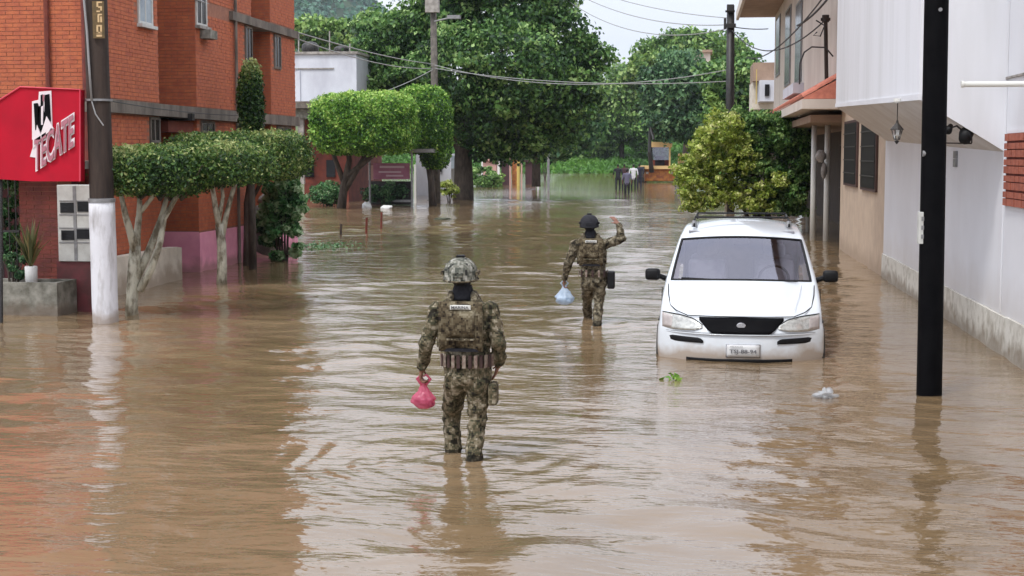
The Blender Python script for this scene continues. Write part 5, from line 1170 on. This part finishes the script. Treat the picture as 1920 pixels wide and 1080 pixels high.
# ------------------------------------------------------------------ POLES right
Yk = 14.35; pbk = G(1742, 741)
bp_ = thing('black_pole', 'thick matt black steel pole rising from the water before the white building', 'pole', pbk)
tq = P(1756, 0, pbk[1]); tq = pbk+(tq-pbk)*2.4
r0 = 23*S(pbk[1]); MB().tube([pbk-(tq-pbk)*.09]+[pbk+(tq-pbk)*t for t in np.linspace(0, 1, 12)], [r0]*2+list(np.linspace(r0*.985, r0*.84, 11)), 28).build('shaft', 'blackpole', bp_, smooth=True)
a = P(1724, 458, pbk[1]-r0); b = P(1740, 398, pbk[1]-r0); MB().box(a[0], b[0], a[1]+.05, a[1]+.17, a[2], b[2]).build('meter_box', 'cabinet', bp_, bevel=.004)
for k_ in range(3): bx(a[0]+.02, b[0]-.015, a[1]+.044, a[1]+.0495, a[2]+.05+k_*.085, a[2]+.09+k_*.085).build('dial', 'greymetal', bp_)
q = P(1733, 288, pbk[1]-.05); MB().tube([q-Vector((.015, 0, 0)), q+Vector((.03, 0, 0))], .03, 10).build('clamp', 'greymetal', bp_)
q = P(1763, 18, pbk[1]-r0*.97); MB().tube([q, q-Vector((0, .015, 0))], .018, 10).build('bolt', 'greymetal', bp_)
Y4 = 60.; q0 = P(1369, 300, Y4); tp = P(1370, 10, Y4)
p4 = thing('street_pole', 'dark utility pole with cable gear near its top, standing against the pale sky', 'utility pole', (q0[0], Y4, 0))
MB().tube([(q0[0], Y4, -.35), tp], [.20, .15], 12).build('shaft', 'blackmetal', p4, smooth=True)
px_box(1357, 34, 1362, 54, Y4-.2, .12).build('insulator', 'blackmetal', p4); px_box(1357, 44, 1380, 52, Y4-.25, .1).build('crossarm', 'blackmetal', p4); px_box(1360, 19, 1378, 23, Y4-.22, .1).build('crossarm', 'blackmetal', p4)
px_box(1363, 8, 1376, 20, Y4-.3, .35).build('fuse_box', 'blackmetal', p4)
# aerial pylon top and roof at top centre
sg2 = thing('roof_billboard', 'grey rooftop board on a thin post at the top edge above the shade tree', 'board', (P(1055, 5, 95)[0], 95, P(0, 15, 95)[2]))
px_box(1033, -16, 1082, 4, 95, .2).build('panel', 'greymetal', sg2); q = P(1029, -10, 95); MB().tube([q, (q[0], 95, -.3)], .08, 6).build('post', 'greymetal', sg2)

# ------------------------------------------------------------------ WIRES
def wire(label, pts, sag=.6, r=.012, m='wire', n=24):
    a, b = Vector(pts[0]), Vector(pts[1]); ps_ = [a+(b-a)*t-ZA*(4*sag*t*(1-t)) for t in np.linspace(0, 1, n)]
    one('overhead_wire', label, 'wire', MB().tube(ps_, r, 5), m, group='overhead wires across the street')
T4 = P(1370, 40, Y4); T2 = P(815, 60, Yp)
wire('thin wire from the far black pole up to the top edge over the open sky', (P(1370, 46, Y4), P(1080, -12, 74)), .5, .020, 'wirelight')
wire('lower thin wire crossing the open sky toward the black street pole', (P(1370, 52, Y4), P(1060, -2, 76)), .9, .020, 'wirelight')
wire('third thin wire crossing the sky from top centre to the street pole', (P(1370, 34, Y4), P(1120, -14, 72)), .2, .018, 'wirelight')
wire('cable running through the shade tree from the grey utility pole', (P(815, 128, Yp-.3), P(1369, 152, Y4)), .35, .018, 'wirelight')
wire('second cable running through the shade tree below the first one', (P(815, 122, Yp-.3), P(1369, 130, Y4)), .75, .018, 'wirelight')
wire('cable from the grey utility pole up to the brick block', (P(812, 128, Yp-.4), P(400, 8, 30)), .4, .018, 'wirelight')
wire('upper cable along the brick block toward the grey utility pole', (P(812, 120, Yp-.4), P(340, -10, 27)), .2, .018, 'wirelight')
wire('short cable dropping from the grey pole to the clipped tree', (P(812, 130, Yp-.4), P(700, 178, 66)), .1, .02, 'wirelight')
wire('black cable from the service mast down to the far street pole', (P(1547, 38, 38.5), P(1372, 56, Y4)), .8, .020)
wire('black cable from the cream house corner down past its windows', (P(1560, -12, 37), P(1495, 48, 45)), .1, .03)
wire('second black cable beside the one on the cream house', (P(1546, -8, 37), P(1400, 108, 70)), .5, .022)
wire('thin cable from the white overhang to the street pole', (P(1440, 54, 66), P(1372, 50, Y4)), .05, .02)
wire('thin cable strung from the left pole along the brick ledge', (P(200, 188, 19.6), P(450, 216, 30.2)), .05, .008)

# ------------------------------------------------------------------ VAN
def van():
    root = thing('parked_van', 'white minivan parked in the flood facing the camera, water up to its bumper', 'van', (G(1387, 680)[0], 16.42, 0), rz=-R(1.8))
    US = [0, .3, .55, .78, .935, 1.0]; UU = [-u for u in US[:0:-1]]+US
    rows = [(.16, .42, .90, .49, .50), (.35, .52, .90, .60, .58), (.65, .74, .89, .71, .68), (.98, 1.16, .895, .815, .80), (1.48, 1.66, .845, 1.075, 1.04), (2.02, 2.18, .79, 1.325, 1.275),
            (2.35, 2.45, .77, 1.405, 1.335), (3.2, 3.2, .76, 1.475, 1.385), (4.1, 4.1, .75, 1.46, 1.37), (4.5, 4.48, .72, 1.41, 1.32), (4.74, 4.68, .78, .85, .80), (4.80, 4.74, .87, .3, .3), (4.76, 4.72, .86, -.3, -.3)]
    bm = bmesh.new(); top = []
    for yc, ye, wv, zc, ze in rows:
        r_ = []
        for u_ in UU:
            k_ = abs(u_)**2.6; r_.append(bm.verts.new((u_*wv, yc+(ye-yc)*k_, zc+(ze-zc)*abs(u_)**2)))
        top.append(r_)
    for i in range(len(rows)-1):
        for k_ in range(len(UU)-1):
            f_ = bm.faces.new((top[i][k_], top[i][k_+1], top[i+1][k_+1], top[i+1][k_]))
            if i in (3, 4) and 1 <= k_ <= len(UU)-3: f_.material_index = 1
            if i == 9 and 2 <= k_ <= len(UU)-4: f_.material_index = 2
    lev = [None, .40, .33, .10, .0, -.30]; wl = [.915, .925, .945, .945, .935, .88]; fy = [.13, .10, .015, 0, .02, .08]
    for sx, kk in ((-1, 0), (1, len(UU)-1)):
        cols = []
        for i in range(0, 11):
            yc, ye, wv, zc, ze = rows[i]; c_ = [top[i][kk]]
            for l, wq in zip(lev, wl):
                z = l if l is not None else min(ze-.045, .76)
                if i == 10: wq = wq-.04
                c_.append(bm.verts.new((sx*wq, ye, z)))
            cols.append(c_)
        for i in range(10):
            for l in range(6):
                q = (cols[i][l], cols[i+1][l], cols[i+1][l+1], cols[i][l+1]); f_ = bm.faces.new(q if sx < 0 else q[::-1])
                if l == 0 and i in (4, 5, 6, 7, 8): f_.material_index = 2
        if sx < 0: c0 = cols[0]
        else: c1 = cols[0]
    # front block
    prev = top[0]
    for l, (z, wq) in enumerate(zip(lev, wl)):
        z = z if z is not None else .455; row = []
        for u_ in UU:
            if u_ == -1: row.append(c0[l+1]); continue
            if u_ == 1: row.append(c1[l+1]); continue
            row.append(bm.verts.new((u_*wq, fy[l]+(.42-fy[l])*abs(u_)**2.6, z)))
        for k_ in range(len(UU)-1): bm.faces.new((prev[k_], row[k_], row[k_+1], prev[k_+1]))
        prev = row
    bmesh.ops.recalc_face_normals(bm, faces=bm.faces)
    me = bpy.data.meshes.new('c'); bm.to_mesh(me); bm.free(); ob = bpy.data.objects.new('c', me); COL.objects.link(ob)
    sd = ob.modifiers.new('s', 'SUBSURF'); sd.levels = 3; sd.render_levels = 3; sd.boundary_smooth = 'PRESERVE_CORNERS'
    dg = bpy.context.evaluated_depsgraph_get(); dg.update(); m2 = bpy.data.meshes.new_from_object(ob.evaluated_get(dg)); bpy.data.objects.remove(ob)
    V = np.empty(len(m2.vertices)*3); m2.vertices.foreach_get('co', V); V = V.reshape(-1, 3)
    for mi, nm, mt in ((0, 'body', 'vanpaint'), (1, 'windshield', 'carglass'), (2, 'side_glass', 'carglass')):
        fs = [tuple(p.vertices) for p in m2.polygons if p.material_index == mi]; used = sorted({v for f_ in fs for v in f_}); ix = {v: i for i, v in enumerate(used)}
        mb = MB().add([V[v] for v in used], [tuple(ix[v] for v in f_) for f_ in fs]); o = mb.build(nm, mt, root, local=True, smooth=True)
        if mi == 1: # rubber seal loop
            ec = {}
            for f_ in mb.f:
                for a, b in zip(f_, f_[1:]+f_[:1]): ec[tuple(sorted((a, b)))] = ec.get(tuple(sorted((a, b))), 0)+1
            ed = [e_ for e_, n_ in ec.items() if n_ == 1]; adj = {}
            for a, b in ed: adj.setdefault(a, []).append(b); adj.setdefault(b, []).append(a)
            s_ = ed[0][0]; loop = [s_]; p_ = None; c_ = s_
            while True:
                nx_ = [v for v in adj[c_] if v != p_][0]; p_, c_ = c_, nx_
                if c_ == s_: break
                loop.append(c_)
            pts = [Vector(mb.v[v]) for v in loop]; MB().tube(pts+[pts[0], pts[1]], .016, 6).build('windshield_seal', 'plastic', o, local=True, smooth=True)
    fz = [-.30, .0, .10, .33, .40, .455, .50]; fyy = [.08, .02, .0, .015, .10, .13, .165]
    def front(x, z, wv=.92): 
        yc = float(np.interp(z, fz, fyy)); return yc+(.42-yc)*min(1, abs(x/wv))**2.6
    def patch(nm, x0, x1, zlo, zhi, mt, off=.012, th=.02, nx=14, nz=5, par=None, bev=0):
        mb = MB(); vs = []
        for s_ in (0, 1):
            for jz in range(nz+1):
                for i in range(nx+1):
                    x = x0+(x1-x0)*i/nx; a, b = zlo(x), zhi(x); z = a+(b-a)*jz/nz; e_ = 1-max(abs(2*i/nx-1), abs(2*jz/nz-1))**8*.5
                    vs.append((x, front(x, z)-(off*e_ if s_ else -th), z))
        m_ = (nx+1)*(nz+1); fs = []
        for jz in range(nz):
            for i in range(nx): a = jz*(nx+1)+i; fs.append((a, a+nx+1, a+nx+2, a+1)); a += m_; fs.append((a, a+1, a+nx+2, a+nx+1))
        rim = [i for i in range(nx+1)]+[j_*(nx+1)+nx for j_ in range(1, nz+1)]+[nz*(nx+1)+i for i in range(nx-1, -1, -1)]+[j_*(nx+1) for j_ in range(nz-1, 0, -1)]
        for i in range(len(rim)): a, b = rim[i], rim[(i+1) % len(rim)]; fs.append((a, b, b+m_, a+m_))
        mb.add(vs, fs); return mb.build(nm, mt, par or root, local=True, smooth=True)
    ip = lambda xs, zs: (lambda x: float(np.interp(x, xs, zs)))
    for sx in (-1, 1):
        xs = [.42, .52, .64, .76, .885] ; hi = [.400, .462, .492, .508, .520]; lo = [.370, .345, .338, .336, .350]
        if sx < 0: X_ = [-x for x in xs][::-1]; H_ = hi[::-1]; L_ = lo[::-1]
        else: X_, H_, L_ = xs, hi, lo
        hl = patch('headlight', X_[0], X_[-1], ip(X_, L_), ip(X_, H_), 'lampglass', off=.018, nx=20)
        q = patch('indicator', *sorted((sx*.755, sx*.885)), lambda x: .352, ip(X_, [h-.012 for h in H_]), 'amberlens', off=.024, nx=6, par=hl)
        patch('lamp_surround', X_[0], X_[-1], ip(X_, [h-.006 for h in H_]), ip(X_, [h+.006 for h in H_]), 'plastic', off=.014, nx=20, nz=2, par=hl)
        patch('bumper_slot', *sorted((sx*.41, sx*.90)), ip(*((([-.90, -.41], [.205, .205])) if sx < 0 else ([.41, .90], [.205, .205]))), ip(*((([-.90, -.45, -.41], [.275, .262, .235])) if sx < 0 else ([.41, .45, .90], [.235, .262, .275]))), 'plastic', off=.010, nx=16)
    gx = [-.46, -.37, -.30, .32, .39, .48]
    gr = patch('grille', -.46, .48, ip(gx, [.455, .36, .312, .312, .36, .455]), ip([-.46, 0, .48], [.486, .490, .486]), 'blackpole', off=.016, nx=40)
    for z in (.36, .40, .44): patch('grille_bar', -.36+(.44-z)*.2, .38-(.44-z)*.2, lambda x: z-.004, lambda x: z+.004, 'rubber', off=.026, nx=20, nz=1, par=gr)
    patch('bumper_crease', -.88, .88, lambda x: .302, lambda x: .312, 'vanpaint', off=.022, nx=40, nz=1)
    patch('lower_slot', -.60, .58, lambda x: -.012, lambda x: .034, 'plastic', off=.010, nx=30)
    pf = patch('plate_frame', -.155, .225, lambda x: .055, lambda x: .205, 'chrome', off=.016, nx=8); pt = patch('number_plate', -.145, .215, lambda x: .063, lambda x: .197, 'plate', off=.022, nx=8)
    R_ = Matrix.Rotation(-R(1.8), 3, 'Z'); base = wloc(root)
    def pl_(x0, x1, z0, z1):
        return lambda u_, v_, w_: Vector((x0+(x1-x0)*u_, front(0, .13)-.032-w_, z0+(z1-z0)*v_))
    textmesh('plate_lettering', 'TSJ-88-94', pl_(-.115, .185, .095, .150), 'plateink', pt, extrude=.001, offset=.02, loc_off=(1e-9, 0, 0))
    textmesh('plate_lettering', 'MEXICO', pl_(-.11, .03, .172, .190), 'plateink', pt, extrude=.001, loc_off=(1e-9, 0, 0))
    # mirrors
    for sx in (-1, 1):
        m_ = MB().box(*sorted((sx*.965, sx*1.145)), 1.30, 1.41, .80, .94).build('wing_mirror', 'plastic', root, local=True, bevel=.035, smooth=True)
        MB().tube([(sx*.86, 1.42, .80), (sx*.98, 1.37, .85)], [.035, .03], 8).build('mirror_arm', 'plastic', m_, local=True)
        # wheels
        for yy_ in (.92, 3.75):
            w_ = MB().tube([(sx*.74, yy_, .02), (sx*.76, yy_, .02), (sx*.94, yy_, .02), (sx*.965, yy_, .02)], [.30, .335, .335, .30], 28).build('wheel', 'rubber', root, local=True, smooth=False)
            MB().tube([(sx*.955, yy_, .02), (sx*.972, yy_, .02)], [.2, .19], 20).build('rim', 'chrome', w_, local=True)
        MB().tube([(sx*.60, 2.55, 1.40), (sx*.60, 2.65, 1.475), (sx*.60, 4.1, 1.50), (sx*.60, 4.25, 1.43)], .013, 8).build('roof_rail', 'plastic', root, local=True, smooth=True)
        MB().tube([(sx*.60, 2.60, 1.39), (sx*.60, 2.62, 1.465)], [.035, .028], 8).build('rail_foot', 'greymetal', root, local=True)
        MB().tube([(sx*.925, .45, .42), (sx*.93, 1.5, .44), (sx*.93, 4.5, .44)], .012, 6).build('side_trim', 'plastic', root, local=True)
        MB().tube([(sx*.935, 1.30, .72), (sx*.945, 1.30, .3), (sx*.94, 1.30, -.2)], .005, 5).build('door_seam', 'plastic', root, local=True)
        MB().tube([(sx*.935, 2.35, .74), (sx*.945, 2.35, .3), (sx*.94, 2.35, -.2)], .005, 5).build('door_seam', 'plastic', root, local=True)
        bx(*sorted((sx*.93, sx*.965)), 2.10, 2.28, .60, .635).build('door_handle', 'plastic', root, local=True)
        # wiper
    for yy_, zz in ((2.95, 1.50), (3.95, 1.515)): MB().tube([(-.60, yy_, zz), (.60, yy_, zz)], .012, 8).build('roof_crossbar', 'plastic', root, local=True)
    for s_ in (-1, 1): MB().tube([(s_*.60, .30, .575), (s_*.66, .62, .70), (s_*.70, .95, .79)], .004, 5).build('hood_crease', 'vanpaint', root, local=True)
    for s_ in (-1, 1):
        pts = [(s_*.60, .20, .505), (s_*.72, .33, .540), (s_*.80, .50, .585), (s_*.835, .75, .700), (s_*.85, 1.02, .785)]
        MB().tube(pts, .006, 5).build('hood_seam', 'plastic', root, local=True, smooth=True)
    MB().tube([(x, front(x, .492)-.004, .497) for x in np.linspace(-.60, .60, 16)], .006, 5).build('hood_seam', 'plastic', root, local=True, smooth=True)
    MB().tube([(x, front(x, .35)-.010, .318) for x in np.linspace(-.90, .90, 24)], .0045, 5).build('bumper_seam', 'greymetal', root, local=True, smooth=True)
    MB().lathe((.0, .0, .0), [(.03, -.004), (.034, 0), (.03, .004)], 18).build('grille_badge', 'chrome', root, local=True).matrix_local = Matrix.Translation((.01, front(.01, .40)-.03, .405)) @ Matrix.Rotation(math.pi/2, 4, 'X') @ Matrix.Diagonal((1.5, 1, 1, 1))
    bx(-.13, .11, 1.02, 1.03, .828, .838).build('wiper_cowl', 'plastic', root, local=True)
    for x0, x1 in ((-.70, -.05), (.02, .66)): MB().tube([(x0, 1.10, .85), (x1, 1.02, .832)], .010, 5).build('wiper', 'plastic', root, local=True)
    # interior
    MB().box(-.84, .84, 1.0, 4.6, -.25, .36).build('cabin_floor', 'interior', root, local=True)
    MB().prism([(-.80, 1.10, .38), (-.80, 1.10, .76), (-.80, 1.45, .78), (-.80, 1.62, .70), (-.80, 1.62, .38)], (1.6, 0, 0)).build('dashboard', 'interior', root, local=True)
    MB().box(-.78, .78, 4.3, 4.4, .37, 1.2).build('rear_panel', 'interior', root, local=True)
    MB().box(-.66, .66, 2.3, 4.2, 1.335, 1.35).build('headliner', 'seat', root, local=True)
    for x in (-.42, .42):
        for yy_ in (2.2, 3.2):
            s_ = MB().box(x-.24, x+.24, yy_, yy_+.16, .40, 1.0).build('seat', 'seat', root, local=True, bevel=.05, smooth=True)
            MB().box(x-.13, x+.13, yy_+.03, yy_+.13, 1.03, 1.20).build('headrest', 'seat', s_, local=True, bevel=.04, smooth=True)
    st = [(.40+.18*math.cos(t), 1.72+.05*math.sin(t), .80+.16*math.sin(t)) for t in np.linspace(0, 2*math.pi, 24)]
    MB().tube(st, .016, 6).build('steering_wheel', 'plastic', root, local=True)
    MB().box(-.10, .10, 1.96, 1.99, 1.19, 1.25).build('rear_view_mirror', 'plastic', root, local=True, bevel=.01)
    for (x, z) in ((-.62, .86), (.02, .87)): MB().box(x, x+.06, 1.3, 1.31, z-.02, z+.04)
    bx(-.07, .07, 1.155, 1.16, .845, .905)
    return root
van()

# ------------------------------------------------------------------ DEBRIS
c = G(1262, 714); t = thing('floating_leaves', 'small bright green leaf sprig floating just left of the van bumper', 'leaves', c)
leafmesh('leaf', np.array(c)+RNG.normal(size=(16, 3))*np.array([.04, .05, .015])+np.array([0, 0, .03]), .07, 'leafbright', t, None, 0, RNG.random(16)*.5+.4)
c = G(1548, 742); one('floating_plastic', 'crumpled clear white plastic floating right of the van bumper', 'litter', blob('', (c[0], c[1], .01), (.075, .06, .035), '', seed=12, amp=1.6, n=14), 'clearbag', smooth=True)
c = G(830, 412); one('floating_board', 'pale yellow scrap floating in midstream beyond the nearest helmet', 'litter', blob('', (c[0], c[1], .02), (.32, .4, .05), '', seed=2, amp=.5, n=8), 'leafspiky')
for i, (x, y0, y1, lab) in enumerate(((638, 420, 440, 'first thin stake standing in the water left of the three stakes'), (686, 408, 438, 'reddish stake in the water below the shelter'), (714, 398, 428, 'right reddish stake in the water below the shelter'))):
    c = G(x, y1); q = P(x, y0, c[1]); one('water_stake', lab, 'stake', MB().tube([(c[0], c[1], -.3), (c[0]+.03, c[1], q[2])], .035, 6), 'darkbark' if i == 0 else 'darkred', group='thin stakes standing in the water')
c = G(600, 462); t = thing('floating_weeds', 'patch of green weeds floating right of the broad leaved bush', 'weeds', c)
p_ = np.array(c)+RNG.normal(size=(260, 3))*np.array([.42, .8, .012])+np.array([0, 0, .015]); leafmesh('leaf', p_, .10, 'leafbroad', t, None, 0, RNG.random(260)*.6+.3, up=1.5); struct(t, 'stuff')
# ------------------------------------------------------------------ HAZE
def haze():
    m = bpy.data.materials.new('haze'); m.use_nodes = True; t = m.node_tree; t.nodes.remove(t.nodes['Principled BSDF'])
    v = N('ShaderNodeVolumePrincipled', t); v.inputs['Color'].default_value = (.86, .91, 1, 1); v.inputs['Density'].default_value = .00016; v.inputs['Anisotropy'].default_value = .2
    t.links.new(v.outputs[0], t.nodes['Material Output'].inputs['Volume']); MATS['haze'] = m
    o = bx(-950, 750, -60, 1650, -1.8, 190).build('haze', 'haze'); struct(o, 'stuff'); tag(o, 'thin pale haze in the damp air over the whole street', 'haze')
haze()
